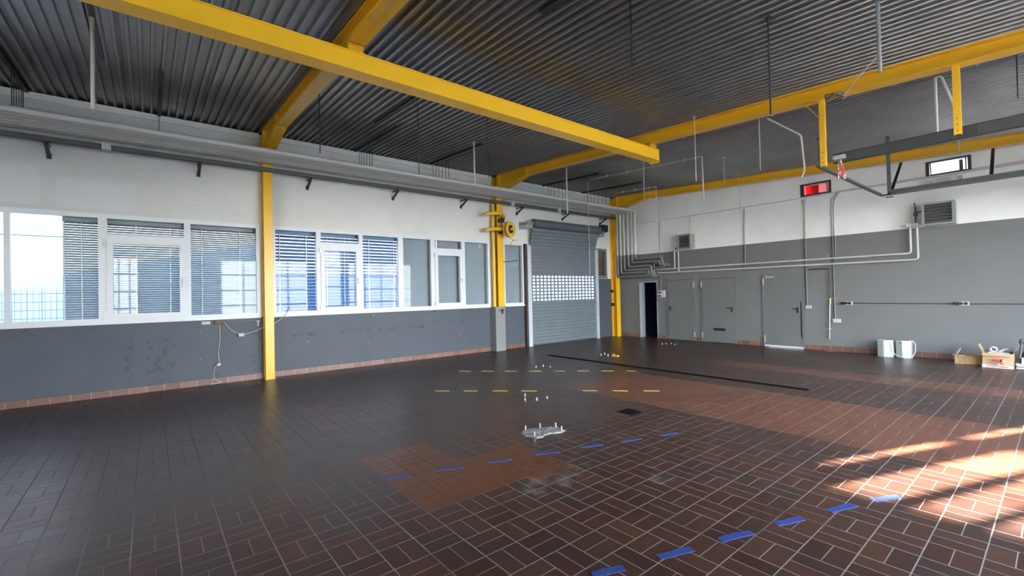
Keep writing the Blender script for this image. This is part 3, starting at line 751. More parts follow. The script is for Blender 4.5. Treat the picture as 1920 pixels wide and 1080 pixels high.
disc(Vector((cx, cy, cz)) + ax * .15, .05, .09).build('hub', 'yellow_worn', hr)
m = MB(); m.box(.245, .45, -5.80, -5.64, 3.42, 3.56); m.build('mount', 'black', hr)
m = MB(); m.box(.245, .40, -5.80, -5.66, 3.74, 3.86); m.build('upper_mount', 'black', hr)
m = MB(); m.tube([(.56, -5.62, 3.28), (.62, -5.50, 3.20), (.66, -5.42, 3.22)], .012, 8).tube([(.60, -5.52, 3.20), (.50, -5.66, 2.96)], .012, 8); m.build('hose_guide', 'yellow_worn', hr)
m = MB(); m.tube([(.25, -5.62, 2.60), (.44, -5.48, 2.60), (.56, -5.32, 2.64)], .010, 8, .03); tag(m.build('rod_hook', 'dark_steel'), 'thin dark rod sticking out of the hose reel column', 'hook')

# ------------------------------------------------------------------ back wall: doors
def lever(parent, x, z, dirx, y0=-.03):
    m = MB(); m.box(x - .02, x + .02, y0 - .012, y0, z - .11, z + .045).tube([(x, y0, z + .01), (x, y0 - .055, z + .01), (x + dirx * .13, y0 - .055, z + .01)], .011, 8, .015)
    m.cyl((x, y0 - .02, z - .08), (x, y0, z - .08), .012, 10); return m.build('door_handle', 'black', parent)
def doorset(name, x0, x1, z1, hinge_x, hx, hz, hd, gap=0.0, yl=-.03, wall_gap=.012):
    root = sroot(name, ((x0 + x1) / 2, 0, 0)); f = MB()
    f.box(x0 - .05, x0, -.022, 0, 0, z1 + .05).box(x1, x1 + .05, -.022, 0, 0, z1 + .05).box(x0, x1, -.022, 0, z1, z1 + .05); f.build('door_frame', 'door_grey', root)
    if not gap:
        s = MB(); s.box(x0, x1, -.006, -.001, .0, z1); s.build('door_gap', 'black', root)
        l = MB(); l.box(x0 + wall_gap, x1 - .005, yl, -.007, .012, z1 - wall_gap)
    else:
        l = MB(); l.box(x0 + wall_gap, x1 - .005, yl, .02, gap, z1 - wall_gap)
    leaf = l.build('door_leaf', 'door_grey', root)
    for zz in (z1 - .18, .22):
        h = MB(); h.cyl((hinge_x, yl - .012, zz - .09), (hinge_x, yl - .012, zz + .09), .014, 10).box(hinge_x - .02, hinge_x + .02, yl - .006, yl, zz - .09, zz + .09); h.build('hinge', 'hinge', leaf)
    lever(leaf, hx, hz, hd, yl); return root, leaf
doorset('door_1', 2.10, 3.04, 2.00, 3.05, 2.19, 1.07, 1)
d2, l2 = doorset('door_2', 3.32, 4.35, 1.995, 3.31, 4.26, 1.07, -1)
m = MB(); m.box(3.68, 4.05, -.034, -.029, .375, .455); m.build('vent_slot', 'black', l2)
d3, l3 = doorset('door_3', 5.17, 6.15, 2.03, 5.17, 6.03, 1.07, -1, gap=.045)
m = MB(); m.box(6.10, 6.13, -.036, -.029, .29, 1.27); m.build('edge_strip', 'black', l3)
m = MB(); m.box(5.24, 5.46, -.09, -.03, 1.94, 2.00).bar((5.30, -.08, 2.0), (5.20, -.05, 2.05), .02, .015); m.build('door_closer', 'hinge', l3)
# open doorway lining
dd = sroot('door_4', (1.33, 0, 0)); m = MB(); m.box(.955, .985, -.02, .30, 0, 1.99).box(1.675, 1.705, -.02, .30, 0, 1.99).box(.985, 1.675, -.02, .30, 1.95, 1.99); m.build('door_frame', 'panel_grey', dd)

# high windows in the back wall
for nm, x0, x1 in (('window_6', 6.21, 6.85), ('window_7', 8.73, 9.39)):
    r_ = sroot(nm, ((x0 + x1) / 2, 0, 4.1)); m = MB(); z0, z1 = 4.09, 4.42
    m.box(x0 - .03, x0 + .025, -.03, .04, z0, z1).box(x1 - .025, x1 + .03, -.03, .04, z0, z1).box(x0, x1, -.03, .04, z0, z0 + .03).box(x0, x1, -.03, .04, z1 - .03, z1); m.build('window_frame', 'dark_steel', r_)
    m = MB()
    m.prism([(x0 + .04, -.03, z0 + .02), (x0 + .04, -.07, z1 - .03), (x0 + .04, -.05, z1 - .03), (x0 + .04, -.01, z0 + .02)], (.02, 0, 0))
    m.prism([(x1 - .06, -.03, z0 + .02), (x1 - .06, -.07, z1 - .03), (x1 - .06, -.05, z1 - .03), (x1 - .06, -.01, z0 + .02)], (.02, 0, 0))
    m.box(x0 + .04, x1 - .04, -.075, -.045, z1 - .045, z1 - .02).box(x0 + .04, x1 - .04, -.035, -.01, z0 + .015, z0 + .04)
    m.build('sash', 'dark_steel', r_)
    m = MB(); m.box(x0 + .025, x1 - .025, -.004, 0, z0 + .03, z1 - .03); m.build('window_pane', 'glass', r_)
m = MB(); m.box(5.9, 6.50, .33, .34, 3.9, 4.9); tag(m.build('banner', 'red_sheet'), 'red sheet seen through the small high window', 'banner')
m = MB(); m.prism([(6.40, .35, 3.9), (7.0, .35, 3.9), (7.0, .35, 4.9), (6.25, .35, 4.9)], (0, .01, 0)); tag(m.build('banner', 'pink_sheet'), 'pale pink sheet at right behind the small high window', 'banner')
m = MB(); m.box(9.20, 9.26, .32, .36, 4.0, 4.6); tag(m.build('outdoor_post', 'dark_steel'), 'dark post outside behind the white lit high window', 'post')

# ------------------------------------------------------------------ unit heaters
def heater(x0, x1, z0, z1, lab, valve):
    root = thing('unit_heater', lab, 'heater', ((x0 + x1) / 2, -.2, z0), 'louvred unit heaters on the back wall')
    f = MB(); y0, y1 = -.36, -.06; t = .035
    f.box(x0, x1, y0 + .02, y1, z0, z0 + .02).box(x0, x1, y0 + .02, y1, z1 - .02, z1).box(x0, x0 + .02, y0 + .02, y1, z0 + .02, z1 - .02).box(x1 - .02, x1, y0 + .02, y1, z0 + .02, z1 - .02).box(x0 + .02, x1 - .02, y1 - .01, y1, z0 + .02, z1 - .02)
    f.build('casing', 'heater_grey', root)
    f = MB(); f.box(x0 - .01, x1 + .01, y0, y0 + .02, z0 - .01, z0 + t).box(x0 - .01, x1 + .01, y0, y0 + .02, z1 - t, z1 + .01).box(x0 - .01, x0 + t, y0, y0 + .02, z0 + t, z1 - t).box(x1 - t, x1 + .01, y0, y0 + .02, z0 + t, z1 - t)
    f.build('front_frame', 'heater_grey', root)
    c = MB(); c.box(x0 + .03, x1 - .03, y0 + .10, y0 + .14, z0 + .03, z1 - .03); c.build('heating_coil', 'heater_fin', root)
    nl = 6
    for i in range(nl):
        zc = z0 + t + (i + .5) * (z1 - z0 - 2 * t) / nl; l = MB(); l.bar((x0 + t - .004, y0 + .035, zc), (x1 - t + .004, y0 + .035, zc), .07, .006, (0, -.35, .94)); l.build('louvre', 'heater_grey', root)
    for bx in (x0 + .04, x1 - .07): v = MB(); v.box(bx, bx + .03, y1, -.001, z0 + .03, z1 - .03); v.build('wall_bracket', 'heater_grey', root)
heater(2.70, 3.16, 2.98, 3.44, 'grey louvred unit heater above the dark doorway', 0)
heater(8.66, 9.17, 2.97, 3.45, 'grey louvred unit heater on the right half of back wall', 1)
v = thing('valve_pipe', 'dark valve pipe at the left of right unit heater', 'pipe', (8.5, -.15, 3.0))
m = MB(); m.cyl((8.52, -.18, 2.98), (8.52, -.18, 3.42), .018).cyl((8.52, -.18, 3.30), (8.66, -.18, 3.30), .014).cyl((8.52, -.18, 3.44), (8.50, -.18, 3.52), .01).box(8.49, 8.55, -.21, -.15, 3.22, 3.30); m.build('riser', 'dark_steel', v)
m = MB(); m.cyl((8.40, -.18, 3.02), (8.66, -.18, 3.02), .02).box(8.36, 8.44, -.22, -.14, 2.98, 3.06).box(8.49, 8.57, -.22, -.14, 2.98, 3.06); m.build('valves', 'offwhite_pipe', v)
m = MB(); m.cyl((2.60, -.18, 3.03), (2.70, -.18, 3.03), .02).cyl((2.60, -.18, 3.03), (2.60, -.18, 3.5), .012).box(2.55, 2.65, -.22, -.14, 3.0, 3.06); tag(m.build('valve_pipe', 'dark_steel'), 'small dark valve pipe at the left of left unit heater', 'pipe')

yp = -.12
def wp(name, pts, r, mat, lab, fil=.07, cat='pipe', group=None):
    m = MB(); m.tube(pts, r, 12, fil); return tag(m.build(name, mat), lab, cat, group)
wp('supply_pipe', [(1.66, -.02, 2.25), (1.66, yp, 2.25), (1.66, yp, 2.38), (8.41, yp, 2.385), (8.41, yp, 3.0)], .022, 'offwhite_pipe', 'upper of two pale pipes along back wall to right heater')
wp('supply_pipe', [(1.80, -.02, 2.26), (1.80, yp, 2.26), (8.53, yp, 2.235), (8.53, yp, 3.0)], .022, 'offwhite_pipe', 'lower of two pale pipes along back wall to right heater')
wp('riser_pipe', [(2.46, yp - .0, 2.36), (2.46, yp, 2.96), (2.68, yp - .03, 2.96)], .02, 'offwhite_pipe', 'left pale riser pipe feeding the left unit heater')
wp('riser_pipe', [(2.60, yp - .0, 2.28), (2.60, yp, 2.98)], .02, 'offwhite_pipe', 'right pale riser pipe feeding the left unit heater')
yw = -.016
wp('wall_conduit', [(.95, yw, 4.07), (12.7, yw, 4.05)], .010, 'offwhite_pipe', 'thin long horizontal conduit high across the back wall', 0, 'conduit')
wp('wall_conduit', [(6.95, yw - .03, 4.07), (12.7, yw - .03, 4.09)], .018, 'offwhite_pipe', 'thicker horizontal conduit at right just above the thin one', 0, 'conduit')
wp('wall_conduit', [(1.88, yw - .01, 4.03), (1.86, yw - .01, 1.67)], .014, 'pipe2', 'vertical conduit running down to the small white control box', 0, 'conduit')
wp('wall_conduit', [(2.99, yw - .01, 4.03), (2.99, yw - .01, 3.45)], .014, 'offwhite_pipe', 'short vertical conduit above the left unit heater', 0, 'conduit')
wp('wall_conduit', [(4.70, yw - .01, 4.01), (4.68, yw - .01, 2.2), (4.85, yw - .01, 2.2)], .016, 'pipe2', 'vertical conduit above the middle grey door', .02, 'conduit')
wp('wall_conduit', [(6.26, yw - .01, 3.95), (6.26, yw - .01, 1.15)], .016, 'pipe2', 'vertical conduit beside the right grey door down to switch', 0, 'conduit')
wp('wall_conduit', [(7.02, yw - .01, 4.06), (6.88, yw - .01, 3.90), (6.88, yw - .01, .82)], .014, 'pipe2', 'left of the twin bent conduits below the red window', .15, 'conduit')
wp('wall_conduit', [(7.08, yw - .01, 4.06), (6.925, yw - .01, 3.88), (6.93, yw - .01, 2.3)], .014, 'pipe2', 'right of the twin bent conduits below the red window', .15, 'conduit')
wp('wall_conduit', [(7.26, yw - .0, 1.235), (9.12, yw, 1.225)], .008, 'dark_steel', 'thin dark cable between the two socket pairs', 0, 'cable')
wp('wall_conduit', [(9.30, yw - .0, 1.222), (12.7, yw, 1.225)], .008, 'dark_steel', 'thin dark cable right of the right socket pair', 0, 'cable')
aw = thing('water_pipe', 'dark water pipe with brass valve right of the right door', 'pipe', (6.78, -.06, .28))
m = MB(); m.tube([(6.32, -.05, 2.13), (6.79, -.05, 2.13), (6.79, -.05, 1.35)], .012, 10, .04); m.build('upper_pipe', 'black', aw)
m = MB(); m.cyl((6.785, -.05, 1.35), (6.75, -.05, .30), .014); m.build('lower_pipe', 'zinc', aw)
m = MB(); m.cyl((6.787, -.05, 1.20), (6.787, -.05, 1.36), .022).box(6.70, 6.95, -.055, -.04, 1.345, 1.355); m.build('valve', 'brass', aw)
m = MB(); m.box(6.70, 6.80, -.05, 0, .56, .575).box(6.72, 6.84, -.05, 0, 1.335, 1.35); m.build('pipe_clip', 'zinc', aw)

cb_ = thing('control_box', 'small white control box with black buttons beside doorway', 'control box', (1.89, -.04, 1.42))
m = MB(); m.box(1.77, 2.02, -.075, 0, 1.42, 1.66); m.build('box_body', 'paper', cb_)
m = MB(); m.box(1.79, 1.88, -.079, -.074, 1.44, 1.50).box(1.80, 1.89, -.079, -.074, 1.56, 1.62); m.build('buttons', 'black', cb_)
sb = thing('light_switch', 'small white switch box right of the right door', 'switch', (6.29, -.03, 1.09))
m = MB(); m.box(6.23, 6.35, -.05, 0, 1.09, 1.17); m.build('switch_body', 'paper', sb)
m = MB(); m.box(6.25, 6.33, -.054, -.05, 1.115, 1.145); m.build('rocker', 'zinc', sb)
m = MB(); m.box(6.84, 7.0, -.06, 0, .74, .83); tag(m.build('junction_box', 'paper'), 'small white junction box at the foot of twin conduits', 'junction box')
m = MB(); m.box(6.20, 6.30, -.04, 0, 3.93, 4.02); tag(m.build('junction_box', 'paper'), 'small white junction box below the red window', 'junction box')
for x0, lab in ((7.04, 'left pair of black round sockets on the back wall'), (9.10, 'right pair of black round sockets on the back wall')):
    r_ = thing('socket_pair', lab, 'socket', (x0 + .1, -.03, 1.2), 'black socket pairs')
    m = MB(); m.box(x0 + .06, x0 + .22, -.05, 0, 1.19, 1.275); m.build('socket_plate', 'paper', r_)
    for k in range(2):
        m = MB(); m.cyl((x0 + .09 + .075 * k, -.065, 1.233), (x0 + .09 + .075 * k, -.05, 1.233), .033, 14); m.build('socket_cap', 'black', r_)
    m = MB(); m.box(x0 - .03, x0 + .05, -.055, 0, 1.205, 1.262); m.build('end_plug', 'black', r_)
lt = thing('strip_light', 'white slim fitting on back wall under the lit high window', 'wall fitting', (8.9, -.1, 3.9))
m = MB(); m.box(8.88, 9.10, -.12, -.0, 3.93, 3.99); m.build('body', 'paper', lt)
m = MB(); m.box(8.72, 8.80, -.10, 0, 3.90, 3.98).box(9.2, 9.28, -.1, 0, 3.93, 4.0); m.build('end_cap', 'paper', lt)

# ------------------------------------------------------------------ left wall cables
lc = thing('loose_cable', 'loose grey cable looping from under window across first column', 'cable', (.05, -12.3, .9))
m = MB(); m.tube([(.02, -12.58, 1.235), (.03, -12.45, 1.05), (.05, -12.27, .94), (.10, -12.05, 1.0), (.235, -11.88, 1.09), (.235, -11.70, 1.14), (.06, -11.45, 1.30), (.05, -11.30, 1.50)], .006, 8, .05); m.build('wire', 'offwhite_pipe', lc)
m = MB(); m.box(.02, .07, -12.32, -12.22, .91, .975); m.build('junction_box', 'paper', lc)
lc = thing('loose_cable', 'thin cable hanging down to a small box near skirting', 'cable', (.02, -12.66, .3))
m = MB(); m.tube([(.02, -12.64, 1.19), (.02, -12.63, .9), (.03, -12.67, .6), (.03, -12.65, .42)], .005, 8, .05).tube([(.02, -12.68, .40), (.03, -12.74, .30), (.04, -12.75, .10), (.05, -12.60, .03), (.06, -12.8, .012)], .005, 8, .04); m.build('wire', 'offwhite_pipe', lc)
m = MB(); m.box(.02, .05, -12.69, -12.63, .36, .41); m.build('junction_box', 'paper', lc)
m = MB(); m.box(0, .04, -12.93, -12.79, 1.19, 1.245); tag(m.build('trunking_box', 'paper'), 'white flat box fixed under the sill left of column one', 'junction box')
m = MB(); m.box(0, .05, -12.72, -12.57, 1.20, 1.25).tube([(.03, -12.70, 1.20), (.04, -12.6, 1.18), (.03, -12.56, 1.23)], .01, 8); tag(m.build('cable_bundle', 'brown_board'), 'brown cable bundle under the sill left of column one', 'cable')
m = MB(); m.box(0, .03, -12.56, -11.93, 1.215, 1.23); tag(m.build('cable_strip', 'black'), 'thin black strip under the sill left of column one', 'cable')
m = MB(); m.box(0, .03, -11.99, -11.93, 1.20, 1.225).box(0, .02, -11.97, -11.95, 1.10, 1.2); tag(m.build('strip_holder', 'paper'), 'small white holder at the end of the black strip', 'bracket')
m = MB(); m.cyl((0, -9.52, 1.20), (.06, -9.52, 1.20), .03, 10).box(0, .02, -9.60, -9.45, 1.21, 1.225).tube([(.03, -9.5, 1.18), (.04, -9.5, 1.12)], .006, 6); tag(m.build('wall_valve', 'zinc_dark'), 'small dark valve stub under the sill of the second window', 'valve')
m = MB(); m.cyl((0, -7.76, 1.24), (.05, -7.76, 1.24), .025, 10); tag(m.build('wall_valve', 'zinc_dark'), 'small dark stub under the sill of the third window', 'valve')

# ------------------------------------------------------------------ floor items
dc = thing('drain_channel', 'long narrow black drain channel across the far floor', 'drain', (5, -5.48, 0))
m = MB(); m.box(1.93, 7.98, -5.545, -5.42, .0005, .004); m.build('grating', 'drain_black', dc)
m = MB(); m.box(1.91, 8.0, -5.556, -5.545, .0005, .006).box(1.91, 8.0, -5.42, -5.409, .0005, .006); m.build('edge_frame', 'drain_black', dc)
fd = thing('floor_drain', 'small square dark floor drain right of the concrete patch', 'drain', (6.83, -8.6, 0))
m = MB(); m.box(6.70, 6.96, -8.73, -8.47, .0005, .003); m.build('recess', 'drain_black', fd)
m = MB()
for i in range(7): m.box(6.72 + i * .036, 6.735 + i * .036, -8.71, -8.49, .003, .008)
m.build('grate', 'drain_black', fd)

# concrete patch
rr = random.Random(5); ring = []
base = [(6.46, -10.24), (6.50, -10.08), (6.56, -9.97), (6.62, -9.88), (6.72, -9.83), (6.83, -9.87), (6.86, -9.95), (6.80, -10.06), (6.80, -10.16), (6.83, -10.25), (6.78, -10.33), (6.66, -10.34), (6.55, -10.33)]
cx = sum(p[0] for p in base) / len(base); cy = sum(p[1] for p in base) / len(base)
vs = [(cx, cy, .016)]; N = len(base) * 3; outer = []
for i in range(N):
    a = base[(i // 3) % len(base)]; c = base[(i // 3 + 1) % len(base)]; f = (i % 3) / 3
    outer.append((a[0] * (1 - f) + c[0] * f + rr.uniform(-.012, .012), a[1] * (1 - f) + c[1] * f + rr.uniform(-.012, .012)))
for k, (sc, hz) in enumerate(((.35, .015), (.7, .018), (.92, .013), (1.0, .001))):
    for (ox, oy) in outer: vs.append((cx + (ox - cx) * sc, cy + (oy - cy) * sc, hz + (rr.uniform(-.005, .006) if k < 3 else 0)))
fs = [(0, 1 + i, 1 + (i + 1) % N) for i in range(N)]
for k in range(3):
    for i in range(N):
        a = 1 + k * N + i; c = 1 + k * N + (i + 1) % N; fs.append((a, a + N, c + N, c))
m = MB(); m.add(vs, fs); tag(m.build('concrete_patch', 'concrete'), 'rough grey broken concrete patch in the brick floor', 'concrete patch')

def bolts(pts, where, grp, h=.040, r=.0075):
    n = len(pts)
    for i, p in enumerate(pts):
        x, y = p[:2]; z0 = p[2] if len(p) > 2 else 0
        root = thing('anchor_bolt', ordi(i, n) + ' bolt ' + where, 'anchor bolt', (x, y, z0), grp)
        m = MB(); m.cyl((x, y, z0), (x, y, z0 + h), r, 8); m.build('stud', 'bolt', root)
        m = MB(); m.cyl((x, y, z0), (x, y, z0 + .010), r * 1.9, 6).cyl((x, y, z0), (x, y, z0 + .002), r * 2.8, 12); m.build('nut', 'zinc', root)
bolts([(6.50, -10.21, .008), (6.54, -10.01, .008), (6.75, -10.29, .008), (6.66, -9.86, .008), (6.81, -9.91, .008)], 'standing on the concrete patch', 'bolts on the concrete patch', .055, .009)
bolts([(5.08, -9.0), (5.30, -9.19), (5.43, -9.06), (5.46, -8.87)], 'in the group below the near yellow dashes', 'bolts below the near yellow dashes')
bolts([(3.15, -7.02), (3.16, -6.81), (3.37, -6.80)], 'in the group above the far yellow dashes', 'bolts above the far yellow dashes')
bolts([(3.0, -4.62), (2.95, -4.41), (3.2, -4.58), (3.27, -4.50)], 'in the group behind the drain channel', 'bolts behind the drain channel', .06)
bolts([(2.80, -1.50), (2.81, -1.31), (2.93, -1.21), (3.15, -1.39), (3.14, -1.22)], 'in the group before the left grey door', 'bolts before the left grey door')
m = MB(); m.box(3.27, 3.42, -4.50, -4.42, .0, .03).cyl((3.30, -4.46, .03), (3.30, -4.46, .06), .012); tag(m.build('metal_fitting', 'yellow_worn'), 'small yellowish metal fitting beside bolts behind drain channel', 'fitting')

def tape(name, a, c, w, mat, lab, cat, grp, th=.0025, ragged=0):
    A = Vector((a[0], a[1], 0)); C = Vector((c[0], c[1], 0)); d = (C - A).normalized(); nrm = Vector((-d.y, d.x, 0))
    rr = random.Random(int(a[0] * 1000)); n = 5; top = []; bot = []
    for i in range(n + 1):
        p = A.lerp(C, i / n); j = rr.uniform(-1, 1) * ragged
        top.append(p + nrm * (w / 2 + j)); bot.append(p - nrm * (w / 2 - j * .6))
    poly = [(p.x, p.y, .0004) for p in bot] + [(p.x, p.y, .0004) for p in reversed(top)]
    m = MB(); m.prism(poly, (0, 0, th)); tag(m.build(name, mat), lab, cat, grp)
def lerp_line(p0, x0, p1, x1, x):
    # perspective-correct positions were measured for both ends of every dash
    f = (x - x0) / (x1 - x0); return (p0[0] + (p1[0] - p0[0]) * f, p0[1] + (p1[1] - p0[1]) * f)
far = [((2.298, -8.499), (2.477, -8.327)), ((2.660, -8.150), (2.846, -7.973)), ((3.025, -7.802), (3.200, -7.632)), ((3.40, -7.437), (3.583, -7.257)), ((3.770, -7.072), (3.944, -6.900)), ((4.120, -6.727), (4.300, -6.552)), ((4.485, -6.370), (4.660, -6.198)), ((4.840, -6.023), (5.012, -5.90))]
near = [((3.707, -9.877), (3.887, -9.696)), ((4.065, -9.516), (4.236, -9.344)), ((4.419, -9.160), (4.60, -8.978)), ((4.767, -8.809), (4.953, -8.622)), ((5.475, -8.067), (5.649, -7.891)), ((5.835, -7.71), (6.010, -7.545)), ((6.191, -7.365), (6.372, -7.192))]
for i, (a, c) in enumerate(far): tape('tape_dash', a, c, .036, 'yellow_tape', ordi(i, 8) + ' of eight yellow tape dashes in the far row', 'floor tape', 'far row of yellow dashes')
for i, (a, c) in enumerate(near): tape('tape_dash', a, c, .036, 'yellow_tape', ordi(i, 7) + ' of seven yellow tape dashes in the near row', 'floor tape', 'near row of yellow dashes')
bl = [((6.699, -12.097), (6.78, -11.864)), ((6.854, -11.615), (6.951, -11.391)), ((7.018, -11.136), (7.108, -10.911)), ((7.161, -10.643), (7.274, -10.417)), ((7.336, -10.158), (7.423, -9.914)), ((7.513, -9.688), (7.586, -9.449)), ((7.683, -9.178), (7.744, -8.968))]
br = [((8.853, -11.72), (8.934, -11.526)), ((9.008, -11.276), (9.098, -11.041)), ((9.163, -10.808), (9.256, -10.551)), ((9.32, -10.32), (9.413, -10.101)), ((9.493, -9.834), (9.593, -9.583)), ((9.669, -9.38), (9.771, -9.156))]
for i, (a, c) in enumerate(bl): tape('tape_strip', a, c, .05, 'blue_tape', ordi(i, 7) + ' of seven blue tape strips across the orange brick area', 'floor tape', 'blue strips by the orange bricks', .003, .006)
for i, (a, c) in enumerate(br): tape('tape_strip', a, c, .055, 'blue_tape', ordi(i, 6) + ' of six blue tape strips in the lower right row', 'floor tape', 'blue strips at lower right', .003, .008)

# white enamel units leaning near the back wall
def unit(x0, x1, y0, h, lab, cord, slot):
    root = thing('water_heater_box', lab, 'white box', ((x0 + x1) / 2, y0 + .08, 0), 'white enamel boxes on the floor')
    w = x1 - x0; d = .14
    poly = [(x0, y0 + d, 0), (x0 + .005, y0 + .03, 0), (x0 + w * .42, y0 - .02, 0), (x0 + w * .50, y0 - .015, 0), (x1 - .01, y0 + .05, 0), (x1, y0 + d, 0)]
    m = MB(); m.prism(poly, (0, 0, h - .012)); m.build('casing', 'enamel', root)
    m = MB(); m.prism([(p[0] * .99 + (x0 + x1) / 2 * .01, p[1] * .97 + (y0 + .07) * .03, h - .012) for p in poly], (0, 0, .012)); m.build('lid', 'white_pvc', root)
    if slot:
        m = MB(); m.cyl((x0 + w * .33, y0 + .0 - .012, h - .045), (x0 + w * .33, y0 + .03, h - .045), .014, 10); m.build('knob', 'black', root)
    if cord: m = MB(); m.tube(cord, .008, 8, .05); m.build('power_cord', 'white_pvc', root)
unit(7.80, 8.09, -.42, .385, 'left white chamfered metal box on floor by back wall', [(8.02, -.40, .36), (8.08, -.42, .30), (8.10, -.42, .08), (8.22, -.44, .02), (8.34, -.42, .03)], False)
unit(8.13, 8.41, -.39, .385, 'right white metal box with looped cord on the floor', [(8.34, -.33, .37), (8.40, -.34, .42), (8.47, -.34, .34), (8.47, -.34, .15), (8.42, -.36, .04)], True)

# cardboard boxes and clutter
def openbox(root, x0, x1, y0, y1, z0, z1, mat='cardboard', t=.006):
    m = MB(); m.box(x0, x1, y0, y0 + t, z0, z1).box(x0, x1, y1 - t, y1, z0, z1).box(x0, x0 + t, y0 + t, y1 - t, z0, z1).box(x1 - t, x1, y0 + t, y1 - t, z0, z1).box(x0 + t, x1 - t, y0 + t, y1 - t, z0, z0 + t)
    m.build('carton', mat, root)
A = thing('cardboard_box', 'low open cardboard box printed with a wine glass symbol', 'cardboard box', (9.33, -.5, 0))
openbox(A, 9.13, 9.54, -.64, -.36, 0, .165)
m = MB(); m.bar((9.135, -.50, .165), (9.20, -.50, .31), .26, .005, (1, 0, 0)); m.build('left_flap', 'cardboard', A)
m = MB(); m.prism([(9.13, -.36, .165), (9.54, -.36, .165), (9.54, -.26, .20), (9.13, -.26, .20)], (0, 0, .005)); m.build('rear_flap', 'cardboard_in', A)
g = MB(); X = 9.16; Y = -.6425  # goblet and jagged mark printed on the front
def ln(p, q, w=.005): g.bar((p[0], Y, p[1]), (q[0], Y, q[1]), .002, w, (0, 0, 1)) if abs(p[0]-q[0]) > 1e-4 else g.box(p[0]-w/2, p[0]+w/2, Y-.001, Y+.001, min(p[1], q[1]), max(p[1], q[1]))
gl = [(X + .0, .14), (X + .105, .14)]; ln(*gl)
seq = [(X + .02, .14), (X + .024, .105), (X + .038, .085), (X + .062, .085), (X + .078, .105), (X + .082, .14)]
for i in range(5): ln(seq[i], seq[i + 1])
ln((X + .05, .085), (X + .05, .055)); ln((X + .05, .055), (X + .03, .035)); ln((X + .05, .055), (X + .072, .035)); ln((X + .025, .035), (X + .078, .035))
sg = [(X + .12, .14), (X + .105, .125), (X + .12, .11), (X + .105, .09), (X + .12, .07), (X + .108, .05), (X + .12, .03)]
for i in range(6): ln(sg[i], sg[i + 1])
g.build('glass_symbol', 'print_brown', A)
for i, (p, q) in enumerate((((9.10, -.60, .17), (9.16, -.55, .175)), ((9.15, -.56, .17), (9.22, -.50, .32)))):
    m = MB(); m.cyl(p, q, .008, 8); tag(m.build('plastic_stick', 'paper'), ('short' if i == 0 else 'upright') + ' white plastic stick on the low cardboard box edge', 'stick')
m = MB(); m.box(9.20, 9.28, -.6, -.54, .15, .175); tag(m.build('plastic_part', 'paper'), 'white plastic piece inside the low cardboard box', 'plastic piece')

B = thing('cardboard_box', 'taller open cardboard box with raised flaps holding white rolls', 'cardboard box', (9.76, -.7, .06))
openbox(B, 9.555, 9.965, -.87, -.52, .06, .285)
m = MB(); m.bar((9.56, -.70, .285), (9.50, -.70, .44), .34, .006, (1, 0, 0)); m.build('left_flap', 'cardboard_in', B)
m = MB(); m.bar((9.965, -.70, .285), (10.03, -.70, .43), .34, .006, (1, 0, 0)); m.build('right_flap', 'cardboard_in', B)
m = MB(); m.prism([(9.555, -.875, .285), (9.965, -.875, .285), (9.965, -.93, .235), (9.555, -.93, .235)], (0, -.005, 0)); m.build('front_flap', 'cardboard', B)
T = thing('flat_carton', 'flat white printed carton under the taller cardboard box', 'carton', (9.76, -.7, 0))
m = MB(); m.box(9.545, 9.965, -.89, -.50, 0, .058); m.build('carton', 'paper', T)
m = MB()
for i, (x0, w) in enumerate(((9.60, .10), (9.78, .12))): m.box(x0, x0 + w, -.8915, -.8905, .022, .036)
m.bar((9.70, -.891, .008), (9.755, -.891, .052), .001, .006); m.build('red_print', 'red', T)
m = MB()
tor = []
for i in range(17):
    a = 2 * math.pi * i / 16; tor.append((9.70 + .045 * math.cos(a), -.72 - .02 * math.sin(a), .345 + .045 * math.sin(a)))
m.tube(tor, .017, 10, 0, False); tag(m.build('tape_roll', 'paper'), 'white tape roll lying on top of the taller cardboard box', 'tape roll')
m = MB(); m.box(9.63, 9.92, -.80, -.56, .20, .295).cyl((9.77, -.70, .30), (9.84, -.70, .345), .02).cyl((9.82, -.66, .34), (9.90, -.66, .36), .022, 10); tag(m.build('packing_items', 'paper'), 'white crumpled wrapped items inside the taller cardboard box', 'packing')
G_ = thing('caulking_gun', 'red hand tool with white nozzle before taller cardboard box', 'hand tool', (9.78, -.95, .1))
m = MB(); m.tube([(9.685, -.945, .165), (9.80, -.945, .155)], .022, 12).tube([(9.80, -.945, .15), (9.80, -.95, .10), (9.84, -.95, .09)], .014, 8, .02); m.build('body', 'red', G_)
m = MB(); m.tube([(9.81, -.945, .153), (9.905, -.945, .14)], .012, 10); m.build('nozzle', 'paper', G_)
m = MB(); m.box(9.80, 9.822, -.968, -.922, .13, .18); m.build('collar', 'black', G_)
m = MB(); m.tube([(9.77, -.95, .10), (9.78, -.96, .07), (9.84, -.97, .06), (9.9, -.96, .062)], .009, 8, .02); m.build('trigger', 'paper', G_)
m = MB(); m.tube([(10.02, -.60, 0.0), (10.06, -.42, .50)], .018, 10).cyl((10.055, -.44, .47), (10.065, -.40, .53), .035, 12); tag(m.build('floor_squeegee', 'zinc_dark'), 'grey leaning tool with black knob right of cardboard boxes', 'tool')
for i, (x0, z, rot) in enumerate(((9.99, 0, 0), (10.0, .035, .02), (9.985, .065, -.02))):
    m = MB(); m.box(x0, x0 + .34, -.74 + rot, -.46 + rot, z, z + .026); tag(m.build('magazine', 'paper'), ['bottom', 'middle', 'top'][i] + ' of the white booklets stacked at the right edge', 'booklet', 'booklets at the right edge')
m = MB(); m.box(10.06, 10.34, -.68, -.50, .092, .20); tag(m.build('grey_case', 'offwhite_pipe'), 'pale grey case lying on the booklets at right edge', 'case')
